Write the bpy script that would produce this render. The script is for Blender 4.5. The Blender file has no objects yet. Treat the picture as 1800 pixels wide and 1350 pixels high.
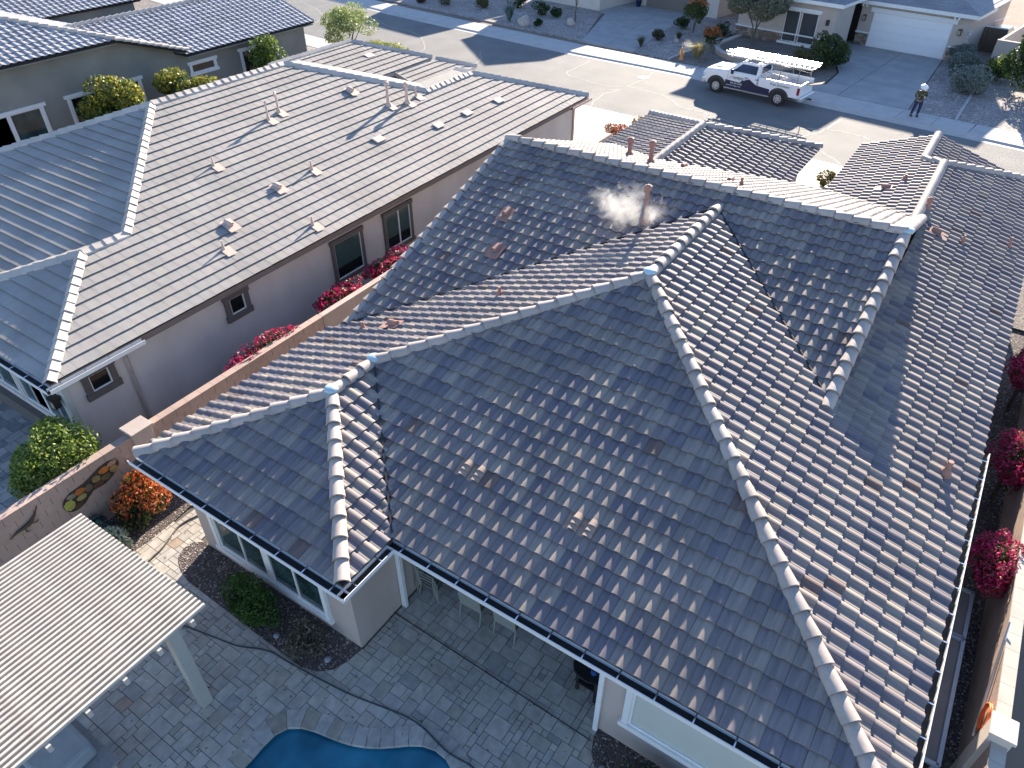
import bpy, math, random
import numpy as np
from mathutils import Vector, Matrix
from mathutils.geometry import tessellate_polygon
random.seed(7); np.random.seed(7)
R = math.radians
scene = bpy.context.scene
COL = scene.collection
# ------------------------------------------------------------------ camera
cam_d = bpy.data.cameras.new('camera'); cam = bpy.data.objects.new('camera', cam_d); COL.objects.link(cam)
cam_d.sensor_width = 36; cam_d.lens = 25.58; cam_d.clip_end = 3000; cam_d.clip_start = .1
cam.location = (0, 0, 13.914)
cam.rotation_euler = (math.pi/2 - .6716, 0, .5874)
scene.camera = cam
# ------------------------------------------------------------------ light
SUN_AZ, SUN_EL = 103.0, 19.9
w = bpy.data.worlds.new('World'); scene.world = w; w.use_nodes = True
nt = w.node_tree; nt.nodes.clear()
sky = nt.nodes.new('ShaderNodeTexSky'); sky.sky_type = 'NISHITA'; sky.sun_disc = False
sky.sun_elevation = R(SUN_EL); sky.sun_rotation = R(90 - SUN_AZ); sky.air_density = 1.0; sky.dust_density = .1; sky.ozone_density = 3.0
bg = nt.nodes.new('ShaderNodeBackground'); bg.inputs[1].default_value = .074
wo = nt.nodes.new('ShaderNodeOutputWorld')
tn = nt.nodes.new('ShaderNodeMix'); tn.data_type = 'RGBA'; tn.blend_type = 'MULTIPLY'; tn.inputs[0].default_value = 1; tn.inputs[7].default_value = (1.05, 1.0, 1.05, 1)
nt.links.new(sky.outputs[0], tn.inputs[6]); nt.links.new(tn.outputs[2], bg.inputs[0]); nt.links.new(bg.outputs[0], wo.inputs[0])
sl = bpy.data.lights.new('sun', 'SUN'); sl.energy = 4.0; sl.angle = R(.53); sl.color = (1, .87, .72)
so = bpy.data.objects.new('sun', sl); COL.objects.link(so)
sv = Vector((math.cos(R(SUN_AZ))*math.cos(R(SUN_EL)), math.sin(R(SUN_AZ))*math.cos(R(SUN_EL)), math.sin(R(SUN_EL))))
so.rotation_euler = sv.to_track_quat('Z', 'Y').to_euler(); so.location = (0, 60, 40)
vs = scene.view_settings; vs.view_transform = 'Standard'; vs.look = 'None'; vs.exposure = 2.1; vs.gamma = 1; vs.use_curve_mapping = False

# ------------------------------------------------------------------ materials
def mk(name):
    m = bpy.data.materials.new(name); m.use_nodes = True
    n = m.node_tree.nodes; b = n.get('Principled BSDF'); return m, n, m.node_tree.links, b
def mat(name, col, rough=.8, var=.15, scale=4, bump=0, bscale=60, metal=0, col2=None, stretch=None, spec=.5, detail=6):
    m, n, l, b = mk(name)
    tc = n.new('ShaderNodeTexCoord'); mp = n.new('ShaderNodeMapping'); l.new(tc.outputs['Object'], mp.inputs[0])
    if stretch: mp.inputs['Scale'].default_value = stretch
    nz = n.new('ShaderNodeTexNoise'); nz.inputs['Scale'].default_value = scale; nz.inputs['Detail'].default_value = detail; l.new(mp.outputs[0], nz.inputs[0])
    mx = n.new('ShaderNodeMix'); mx.data_type = 'RGBA'
    c = Vector(col[:3]); c2 = Vector(col2[:3]) if col2 else c*(1+var)
    c1 = c if col2 else c*(1-var)
    mx.inputs[6].default_value = (*c1, 1); mx.inputs[7].default_value = (*c2, 1)
    rr = n.new('ShaderNodeMapRange'); rr.inputs[1].default_value = .3; rr.inputs[2].default_value = .7
    l.new(nz.outputs[0], rr.inputs[0]); l.new(rr.outputs[0], mx.inputs[0]); l.new(mx.outputs[2], b.inputs['Base Color'])
    b.inputs['Roughness'].default_value = rough; b.inputs['Metallic'].default_value = metal
    b.inputs['Specular IOR Level'].default_value = spec
    if bump:
        n2 = n.new('ShaderNodeTexNoise'); n2.inputs['Scale'].default_value = bscale; n2.inputs['Detail'].default_value = 4; l.new(mp.outputs[0], n2.inputs[0])
        bp = n.new('ShaderNodeBump'); bp.inputs['Strength'].default_value = bump; bp.inputs['Distance'].default_value = .02
        l.new(n2.outputs[0], bp.inputs['Height']); l.new(bp.outputs[0], b.inputs['Normal'])
    return m
def piece_mat(name, cols, rough=.8, streak=(28, 2.5), streak_amt=.18, bump=.25, ribs=0, spec=.35):
    """colour picked per piece: 'tint' attribute (joined pieces) plus the object's random number (single pieces)"""
    m, n, l, b = mk(name)
    at = n.new('ShaderNodeAttribute'); at.attribute_name = 'tint'
    oi = n.new('ShaderNodeObjectInfo')
    ad = n.new('ShaderNodeMath'); ad.operation = 'ADD'; l.new(at.outputs['Fac'], ad.inputs[0]); l.new(oi.outputs['Random'], ad.inputs[1])
    fr = n.new('ShaderNodeMath'); fr.operation = 'FRACT'; l.new(ad.outputs[0], fr.inputs[0])
    cr = n.new('ShaderNodeValToRGB'); cr.color_ramp.interpolation = 'CONSTANT'
    el = cr.color_ramp.elements
    while len(el) < len(cols): el.new(.5)
    for i, (p_, c) in enumerate(cols): el[i].position = p_; el[i].color = (*c, 1)
    l.new(fr.outputs[0], cr.inputs[0])
    uv = n.new('ShaderNodeAttribute'); uv.attribute_name = 'puv'
    sc = n.new('ShaderNodeVectorMath'); sc.operation = 'SCALE'; sc.inputs[0].default_value = (17, 31, 7); l.new(fr.outputs[0], sc.inputs['Scale'])
    va = n.new('ShaderNodeVectorMath'); va.operation = 'ADD'; l.new(uv.outputs['Vector'], va.inputs[0]); l.new(sc.outputs[0], va.inputs[1])
    mp = n.new('ShaderNodeMapping'); mp.inputs['Scale'].default_value = (streak[0], streak[1], 1); l.new(va.outputs[0], mp.inputs[0])
    nz = n.new('ShaderNodeTexNoise'); nz.inputs['Scale'].default_value = 1; nz.inputs['Detail'].default_value = 5; l.new(mp.outputs[0], nz.inputs[0])
    rr = n.new('ShaderNodeMapRange'); rr.inputs[1].default_value = .25; rr.inputs[2].default_value = .75
    rr.inputs[3].default_value = 1-streak_amt; rr.inputs[4].default_value = 1+streak_amt; l.new(nz.outputs[0], rr.inputs[0])
    # wide weathering
    ge = n.new('ShaderNodeNewGeometry'); nw = n.new('ShaderNodeTexNoise'); nw.inputs['Scale'].default_value = .7; nw.inputs['Detail'].default_value = 7
    l.new(ge.outputs['Position'], nw.inputs[0])
    r2 = n.new('ShaderNodeMapRange'); r2.inputs[1].default_value = .3; r2.inputs[2].default_value = .7; r2.inputs[3].default_value = .84; r2.inputs[4].default_value = 1.10; l.new(nw.outputs[0], r2.inputs[0])
    mu = n.new('ShaderNodeMath'); mu.operation = 'MULTIPLY'; l.new(rr.outputs[0], mu.inputs[0]); l.new(r2.outputs[0], mu.inputs[1])
    # specks
    ns = n.new('ShaderNodeTexNoise'); ns.inputs['Scale'].default_value = 9; ns.inputs['Detail'].default_value = 8; l.new(ge.outputs['Position'], ns.inputs[0])
    r3 = n.new('ShaderNodeMapRange'); r3.inputs[1].default_value = .70; r3.inputs[2].default_value = .78; r3.inputs[3].default_value = 1; r3.inputs[4].default_value = 1.35; l.new(ns.outputs[0], r3.inputs[0])
    m3 = n.new('ShaderNodeMath'); m3.operation = 'MULTIPLY'; l.new(mu.outputs[0], m3.inputs[0]); l.new(r3.outputs[0], m3.inputs[1])
    vm = n.new('ShaderNodeVectorMath'); vm.operation = 'SCALE'; l.new(cr.outputs[0], vm.inputs[0]); l.new(m3.outputs[0], vm.inputs['Scale'])
    l.new(vm.outputs[0], b.inputs['Base Color']); b.inputs['Roughness'].default_value = rough; b.inputs['Specular IOR Level'].default_value = spec
    bp = n.new('ShaderNodeBump'); bp.inputs['Strength'].default_value = bump; bp.inputs['Distance'].default_value = .01
    if ribs:
        wv = n.new('ShaderNodeTexWave'); wv.inputs['Scale'].default_value = ribs; wv.bands_direction = 'X'; wv.inputs['Distortion'].default_value = .6
        l.new(uv.outputs['Vector'], wv.inputs[0]); m4 = n.new('ShaderNodeMath'); m4.operation = 'ADD'; l.new(wv.outputs['Fac'], m4.inputs[0]); l.new(nz.outputs[0], m4.inputs[1]); l.new(m4.outputs[0], bp.inputs['Height'])
        m5 = n.new('ShaderNodeMapRange'); m5.inputs[3].default_value = .93; m5.inputs[4].default_value = 1.05; l.new(wv.outputs['Fac'], m5.inputs[0])
        v5 = n.new('ShaderNodeVectorMath'); v5.operation = 'SCALE'; l.new(vm.outputs[0], v5.inputs[0]); l.new(m5.outputs[0], v5.inputs['Scale']); l.new(v5.outputs[0], b.inputs['Base Color'])
    else: l.new(nz.outputs[0], bp.inputs['Height'])
    l.new(bp.outputs[0], b.inputs['Normal'])
    return m
def gravel_mat(name, cA, cB, scale=26, cC=None):
    m, n, l, b = mk(name)
    tc = n.new('ShaderNodeTexCoord'); v = n.new('ShaderNodeTexVoronoi'); v.inputs['Scale'].default_value = scale; l.new(tc.outputs['Object'], v.inputs[0])
    cr = n.new('ShaderNodeValToRGB'); el = cr.color_ramp.elements; el[0].color = (*cA, 1); el[1].color = (*cB, 1); el[0].position = .1; el[1].position = .9
    if cC: e = el.new(.93); e.color = (*cC, 1)
    sp = n.new('ShaderNodeSeparateColor'); l.new(v.outputs['Color'], sp.inputs[0]); l.new(sp.outputs[0], cr.inputs[0])
    nz = n.new('ShaderNodeTexNoise'); nz.inputs['Scale'].default_value = .8; nz.inputs['Detail'].default_value = 5; l.new(tc.outputs['Object'], nz.inputs[0])
    mr = n.new('ShaderNodeMapRange'); mr.inputs[1].default_value = .3; mr.inputs[2].default_value = .7; mr.inputs[3].default_value = .8; mr.inputs[4].default_value = 1.15; l.new(nz.outputs[0], mr.inputs[0])
    vm = n.new('ShaderNodeVectorMath'); vm.operation = 'SCALE'; l.new(cr.outputs[0], vm.inputs[0]); l.new(mr.outputs[0], vm.inputs['Scale']); l.new(vm.outputs[0], b.inputs['Base Color'])
    bp = n.new('ShaderNodeBump'); bp.inputs['Strength'].default_value = 1; bp.inputs['Distance'].default_value = .03; bp.invert = True; l.new(v.outputs['Distance'], bp.inputs['Height']); l.new(bp.outputs[0], b.inputs['Normal'])
    b.inputs['Roughness'].default_value = .9; return m
TILE = piece_mat('concrete_s_tile', [(0, (.165, .15, .165)), (.18, (.205, .18, .18)), (.40, (.25, .215, .195)), (.60, (.28, .24, .21)), (.74, (.225, .195, .19)), (.90, (.295, .255, .22)), (.985, (.17, .125, .11)), (.998, (.20, .235, .26))], rough=.68, streak_amt=.16, spec=.22)
CAP = piece_mat('ridge_cap_tile', [(0, (.40, .345, .305)), (.3, (.45, .38, .33)), (.6, (.38, .34, .31)), (.8, (.43, .37, .325))], rough=.7, streak=(14, 8), streak_amt=.1)
TILEF = piece_mat('flat_tile', [(0, (.33, .31, .285)), (.25, (.345, .318, .292)), (.45, (.32, .308, .285)), (.7, (.34, .32, .292)), (.93, (.35, .33, .29))], rough=.85, streak=(60, 3), streak_amt=.12, ribs=9, bump=.5)
CAPF = piece_mat('flat_ridge_tile', [(0, (.47, .42, .37)), (.5, (.50, .45, .395))], rough=.75, streak_amt=.08)
TILEG = piece_mat('grey_s_tile', [(0, (.34, .34, .36)), (.3, (.38, .375, .385)), (.6, (.31, .315, .335)), (.85, (.41, .40, .40))], rough=.55, spec=.5)
TILEB = piece_mat('blue_grey_flat_tile', [(0, (.22, .23, .25)), (.4, (.26, .265, .28)), (.8, (.20, .21, .235))], rough=.7)
PAVE = piece_mat('travertine_paver', [(0, (.43, .395, .34)), (.15, (.45, .42, .36)), (.35, (.41, .38, .335)), (.5, (.47, .44, .38)), (.65, (.42, .40, .36)), (.82, (.39, .36, .30)), (.94, (.33, .32, .295)), (.99, (.37, .29, .22))], rough=.75, streak=(6, 5), streak_amt=.22)
COPE = piece_mat('coping_stone', [(0, (.40, .385, .35)), (.3, (.43, .41, .365)), (.6, (.37, .355, .32)), (.85, (.34, .31, .25))], rough=.75, streak=(7, 5), streak_amt=.25)
PAVE2 = piece_mat('grey_paver', [(0, (.30, .29, .275)), (.3, (.20, .20, .20)), (.55, (.36, .34, .31)), (.8, (.26, .25, .24))], rough=.8, streak=(6, 5))
BLOCK = piece_mat('block_wall', [(0, (.42, .315, .26)), (.35, (.425, .32, .262)), (.7, (.415, .31, .257))], rough=.9, streak=(5, 5), streak_amt=.06, bump=.4)
STONE = piece_mat('ledge_stone', [(0, (.20, .145, .11)), (.3, (.30, .24, .19)), (.5, (.15, .12, .10)), (.7, (.36, .30, .25)), (.85, (.25, .17, .12))], rough=.85, streak=(12, 12), streak_amt=.25, bump=.6)
CONC = mat('concrete_walk', (.42, .41, .39), .7, .08, 1.6, .25, 90)
DRIVE = mat('driveway_concrete', (.27, .28, .285), .85, .12, .9, .2, 90, col2=(.37, .36, .345))
ASPH = mat('asphalt', (.135, .138, .137), .82, .16, .5, .6, 120, col2=(.19, .188, .178), detail=9, spec=.35)
SEAL = mat('crack_sealant', (.30, .285, .25), .8, .1, 3)
STUCCO = mat('stucco_beige', (.46, .385, .335), .9, .09, 1.6, .5, 90, stretch=(1, 1, .45))
STUCCO_L = mat('stucco_neighbour', (.60, .55, .50), .9, .10, .9, .5, 90, stretch=(1, 1, .45))
STUCCO_G = mat('stucco_grey_green', (.24, .235, .205), .9, .14, .7, .35, 110)
STUCCO_F = mat('stucco_far', (.47, .40, .35), .9, .05, 1.5, .3, 110)
STUCCO_W = mat('stucco_cream', (.60, .53, .46), .9, .05, 1.5, .3, 110)
TRIMW = mat('trim_white', (.72, .72, .70), .55, .04, 5)
TRIMD = mat('trim_taupe', (.115, .10, .09), .8, .08, 5, .2)
FASC = mat('fascia_brown', (.17, .135, .11), .8, .08, 5)
GUTIN = mat('gutter_inside', (.02, .02, .022), .7, .2, 8)
UNDER = mat('underlayment', (.02, .02, .022), .9, .2, 5)
PINK = mat('vent_paint', (.34, .18, .14), .7, .1, 8)
PINKL = mat('vent_paint_light', (.60, .44, .35), .7, .08, 8)
SCREEN = mat('sun_screen', (.035, .04, .045), .6, .15, 3)
SHADE = mat('roller_shade', (.50, .52, .46), .8, .04, 1.5)
ALU = mat('aluminium', (.78, .79, .80), .28, .05, 10, metal=.9)
WHITE = mat('white_paint', (.78, .78, .77), .3, .02, 3)
PERG = mat('pergola_aluminium', (.52, .475, .405), .6, .13, 2.5, .15, 30, detail=9)
PERGB = mat('pergola_beam', (.42, .41, .36), .7, .05, 2)
BLACK = mat('black_plastic', (.018, .018, .02), .5, .2, 8)
TYRE = mat('tyre', (.02, .02, .02), .85, .2, 12)
GRAV = gravel_mat('gravel_grey_brown', (.10, .085, .075), (.30, .26, .23), 28, (.42, .36, .32))
GRAVD = gravel_mat('gravel_dark', (.05, .04, .037), (.16, .13, .12), 34, (.45, .40, .36))
GRAVF = gravel_mat('gravel_front', (.20, .175, .16), (.38, .34, .32), 12, (.50, .46, .43))
SOIL = mat('desert_soil', (.20, .16, .125), .95, .2, .5, .5, 30)
WOOD = mat('wood_lumber', (.52, .36, .19), .7, .15, 3, stretch=(1, 12, 12))
WOODD = mat('gate_wood', (.12, .085, .06), .8, .2, 4, stretch=(8, 8, 1))
BARK = mat('bark', (.13, .10, .08), .9, .2, 8, .6, 40)
def glass_mat(name, col, rough=.06):
    m, n, l, b = mk(name); tc = n.new('ShaderNodeTexCoord'); nz = n.new('ShaderNodeTexNoise'); nz.inputs['Scale'].default_value = 1.3
    l.new(tc.outputs['Object'], nz.inputs[0]); cr = n.new('ShaderNodeValToRGB'); el = cr.color_ramp.elements
    el[0].position = .35; el[1].position = .7; el[0].color = (*[c*.5 for c in col], 1); el[1].color = (*[c*1.5 for c in col], 1)
    l.new(nz.outputs[0], cr.inputs[0]); l.new(cr.outputs[0], b.inputs['Base Color']); b.inputs['Roughness'].default_value = rough; b.inputs['IOR'].default_value = 1.5
    b.inputs['Specular IOR Level'].default_value = .6; return m
GLASS = glass_mat('window_glass', (.03, .06, .06)); GLASSD = glass_mat('dark_glass', (.008, .01, .012)); GLASST = glass_mat('tinted_glass', (.01, .02, .05))
BLIND = mat('window_blind_behind_glass', (.05, .09, .085), .15, .15, 2, spec=.7)
def leaf_mat():
    m, n, l, b = mk('leaves'); at = n.new('ShaderNodeAttribute'); at.attribute_name = 'col'
    l.new(at.outputs['Color'], b.inputs['Base Color']); b.inputs['Roughness'].default_value = .55
    tr = n.new('ShaderNodeBsdfTranslucent'); l.new(at.outputs['Color'], tr.inputs['Color']); mx = n.new('ShaderNodeMixShader'); mx.inputs[0].default_value = .3
    o = n.get('Material Output'); l.new(b.outputs[0], mx.inputs[1]); l.new(tr.outputs[0], mx.inputs[2]); l.new(mx.outputs[0], o.inputs[0]); return m
LEAF = leaf_mat()

# ------------------------------------------------------------------ builders
WM = {}
def place(o, parent):
    COL.objects.link(o)
    if parent is not None:
        o.parent = parent; o.matrix_parent_inverse = WM.get(parent.name, Matrix()).inverted()
    return o
def meta(o, label=None, cat=None, group=None, kind=None):
    if label: o['label'] = label
    if cat: o['category'] = cat
    if group: o['group'] = group
    if kind: o['kind'] = kind
    return o
def thing(name, loc, label, cat, group=None, rz=0):
    o = bpy.data.objects.new(name, None); o.empty_display_size = .3; o.location = loc; o.rotation_euler = (0, 0, rz); COL.objects.link(o)
    WM[o.name] = Matrix.Translation(loc) @ Matrix.Rotation(rz, 4, 'Z'); return meta(o, label, cat, group)
def mesh(name, V, F, m, parent=None, smooth=False, attrs=None, **k):
    me = bpy.data.meshes.new(name); me.from_pydata([tuple(v) for v in V], [], [tuple(f) for f in F])
    if isinstance(m, list):
        for q in m: me.materials.append(q)
    elif m: me.materials.append(m)
    if smooth: me.polygons.foreach_set('use_smooth', [True]*len(me.polygons))
    for an, (ty, arr) in (attrs or {}).items():
        a = me.attributes.new(an, ty, 'POINT'); a.data.foreach_set({'FLOAT': 'value', 'FLOAT_VECTOR': 'vector', 'FLOAT_COLOR': 'color'}[ty], np.asarray(arr, dtype=np.float32).ravel())
    me.update(); o = bpy.data.objects.new(name, me); place(o, parent); return meta(o, **k)
BF = [(0, 3, 2, 1), (4, 5, 6, 7), (0, 1, 5, 4), (1, 2, 6, 5), (2, 3, 7, 6), (3, 0, 4, 7)]
class B:
    def __init__(s, M=None): s.V = []; s.F = []; s.M = M
    def add(s, V, F):
        o = len(s.V)
        s.V += [(s.M @ Vector(v)) if s.M else Vector(v) for v in V]; s.F += [tuple(i+o for i in f) for f in F]; return s
    def box(s, x0, x1, y0, y1, z0, z1):
        return s.add([(x0, y0, z0), (x1, y0, z0), (x1, y1, z0), (x0, y1, z0), (x0, y0, z1), (x1, y0, z1), (x1, y1, z1), (x0, y1, z1)], BF)
    def bar(s, a, b, wd, ht, up=(0, 0, 1)):
        a = Vector(a); b = Vector(b); d = (b-a).normalized(); sd = d.cross(Vector(up)).normalized()*wd/2; u = sd.cross(d).normalized()*ht/2
        return s.add([a-sd-u, a+sd-u, b+sd-u, b-sd-u, a-sd+u, a+sd+u, b+sd+u, b-sd+u], BF)
    def tube(s, pts, r, n=8, cap=True):
        pts = [Vector(q) for q in pts]; rs = r if isinstance(r, (list, tuple)) else [r]*len(pts); V = []; F = []
        ref = Vector((0, 0, 1))
        for i, q in enumerate(pts):
            d = (pts[min(i+1, len(pts)-1)]-pts[max(i-1, 0)]).normalized()
            if abs(d.dot(ref)) > .95: rf = Vector((1, 0, 0))
            else: rf = ref
            a = d.cross(rf).normalized(); b2 = d.cross(a).normalized()
            for k in range(n): t = 2*math.pi*k/n; V.append(q+a*math.cos(t)*rs[i]+b2*math.sin(t)*rs[i])
        for i in range(len(pts)-1):
            for k in range(n): F.append((i*n+k, i*n+(k+1) % n, (i+1)*n+(k+1) % n, (i+1)*n+k))
        if cap: F.append(tuple(range(n-1, -1, -1))); F.append(tuple((len(pts)-1)*n+k for k in range(n)))
        return s.add(V, F)
    def prism(s, poly, z0, z1):
        n = len(poly); V = [(q[0], q[1], z0) for q in poly]+[(q[0], q[1], z1) for q in poly]
        tr = tessellate_polygon([[Vector((q[0], q[1], 0)) for q in poly]])
        F = [tuple(i+n for i in t) for t in tr]+[tuple(reversed(t)) for t in tr]
        ar = sum(poly[i][0]*poly[(i+1) % n][1]-poly[(i+1) % n][0]*poly[i][1] for i in range(n))
        if ar < 0: F = [tuple(reversed(f)) for f in F]
        # make top faces point up
        F2 = []
        for f in F:
            a, b_, c = [Vector(V[i]) for i in f[:3]]; nz = (b_-a).cross(c-a).z; top = f[0] >= n
            F2.append(f if (nz > 0) == top else tuple(reversed(f)))
        for i in range(n):
            j = (i+1) % n; F2.append((i, j, j+n, i+n) if ar > 0 else (j, i, i+n, j+n))
        return s.add(V, F2)
    def sphere(s, c, r, n=12, m=8):
        r = r if isinstance(r, (list, tuple)) else (r, r, r); V = []; F = []
        for i in range(m+1):
            for k in range(n):
                t = math.pi*i/m; q = 2*math.pi*k/n; V.append((c[0]+r[0]*math.sin(t)*math.cos(q), c[1]+r[1]*math.sin(t)*math.sin(q), c[2]+r[2]*math.cos(t)))
        for i in range(m):
            for k in range(n): F.append((i*n+k, (i+1)*n+k, (i+1)*n+(k+1) % n, i*n+(k+1) % n))
        return s.add(V, F)
    def build(s, name, m, parent=None, bevel=0, smooth=False, **k):
        o = mesh(name, s.V, s.F, m, parent, smooth, **k)
        if bevel: md = o.modifiers.new('bevel', 'BEVEL'); md.width = bevel; md.segments = 2; md.limit_method = 'ANGLE'
        return o
def local(o, loc):
    """move a single-mesh thing's origin to its base"""
    M = Matrix.Translation(-Vector(loc)); o.data.transform(M); o.location = loc; return o
# ------------------------------------------------------------------ pixel-free layout frame of the far side of the street
F0 = Vector((-10.087, 62.011)); TH = -.162; E1 = Vector((math.cos(TH), math.sin(TH))); E2 = Vector((-math.sin(TH), math.cos(TH)))
def FP(a, b, z=0): q = F0+E1*a+E2*b; return (q.x, q.y, z)
FM = Matrix.Translation((F0.x, F0.y, 0)) @ Matrix.Rotation(TH, 4, 'Z')

# ------------------------------------------------------------------ tiles
def profile(kind, W):
    if kind == 's':
        T = [0, .2, .38, .47, .56, .66, .76, .86, .94, 1.0]
        return [(t*W, (0.004+.006*math.cos(math.pi*t/.38) if t < .38 else .000+.053*((1-((.64-t)/.26)**2) if t < .64 else (1-((t-.64)/.36)**2.2)))) for t in T]
    return [(0, 0), (W*.5, .0), (W*.97, 0), (W, -.004)]
TW, TE, TL = .305, .336, .42       # width, exposure, length of a roof tile
def tile_base(kind, W=TW, L=TL, lift=.052, th=.022):
    pr = profile(kind, W); n = len(pr)
    P = [(u, 0, h+lift) for u, h in pr]+[(u, L, h) for u, h in pr]+[(u, 0, h+lift-th) for u, h in pr]
    F = [(i, i+1, n+i+1, n+i) for i in range(n-1)]
    k = len(P); P += [(u, -.0005, h+lift) for u, h in pr]; F += [(2*n+i, 2*n+i+1, k+i+1, k+i) for i in range(n-1)]
    if kind != 's': pass
    # right lip
    k = len(P); e = pr[-1]; P += [(e[0], 0, e[1]+lift), (e[0], 0, e[1]+lift-th), (e[0], L, e[1]-th), (e[0], L, e[1])]; F.append((k, k+1, k+2, k+3))
    return np.array(P, float), F
def sh(poly, clip):
    out = poly
    for i in range(len(clip)):
        a = clip[i]; b = clip[(i+1) % len(clip)]; ex, ey = b[0]-a[0], b[1]-a[1]; inp = out; out = []
        if not inp: break
        D = [(q[0]-a[0])*(-ey)+(q[1]-a[1])*ex for q in inp]
        for k in range(len(inp)):
            P_, Q = inp[k-1], inp[k]; dp, dq = D[k-1], D[k]
            if (dp >= 0) != (dq >= 0):
                t = dp/(dp-dq); out.append(tuple(P_[j]+(Q[j]-P_[j])*t for j in range(len(P_))))
            if dq >= 0: out.append(Q)
    return out
CAMP = np.array([0, 0, 13.914]); _c = .6716, .5874
FWD = np.array([-math.sin(_c[1])*math.cos(_c[0]), math.cos(_c[1])*math.cos(_c[0]), -math.sin(_c[0])]); RGT = np.array([math.cos(_c[1]), math.sin(_c[1]), 0]); UPV = np.cross(RGT, FWD)
def in_view(P, m=1.02):
    d = np.asarray(P)-CAMP; z = d@FWD
    return z > 0 and abs(d@RGT)/z < .7037*m and abs(d@UPV)/z < .5278*m
class Plane:
    def __init__(s, p0, udir, slope, polys, kind='s', single=True):
        """p0 on the eave line, udir horizontal unit vector; the roof rises to the left of udir"""
        s.O = np.array(p0, float); s.u = np.array([udir[0], udir[1], 0.]); up = np.array([-udir[1], udir[0], 0.]); c = 1/math.sqrt(1+slope**2)
        s.s = (up+np.array([0, 0, slope]))*c; s.n = np.cross(s.u, s.s); s.sl = slope; s.up = up; s.kind = kind; s.single = single
        s.polys = []
        for pl in polys:
            q = [s.us(x, y) for x, y in pl]
            ar = sum(q[i][0]*q[(i+1) % len(q)][1]-q[(i+1) % len(q)][0]*q[i][1] for i in range(len(q)))
            s.polys.append(q if ar > 0 else q[::-1])
    def us(s, x, y):
        d = np.array([x-s.O[0], y-s.O[1], 0.]); t = d@s.up; return (float(d@s.u), float(t*math.sqrt(1+s.sl**2)))
    def pt(s, u, v, h=0): return s.O+s.u*u+s.s*v+s.n*h
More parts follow.
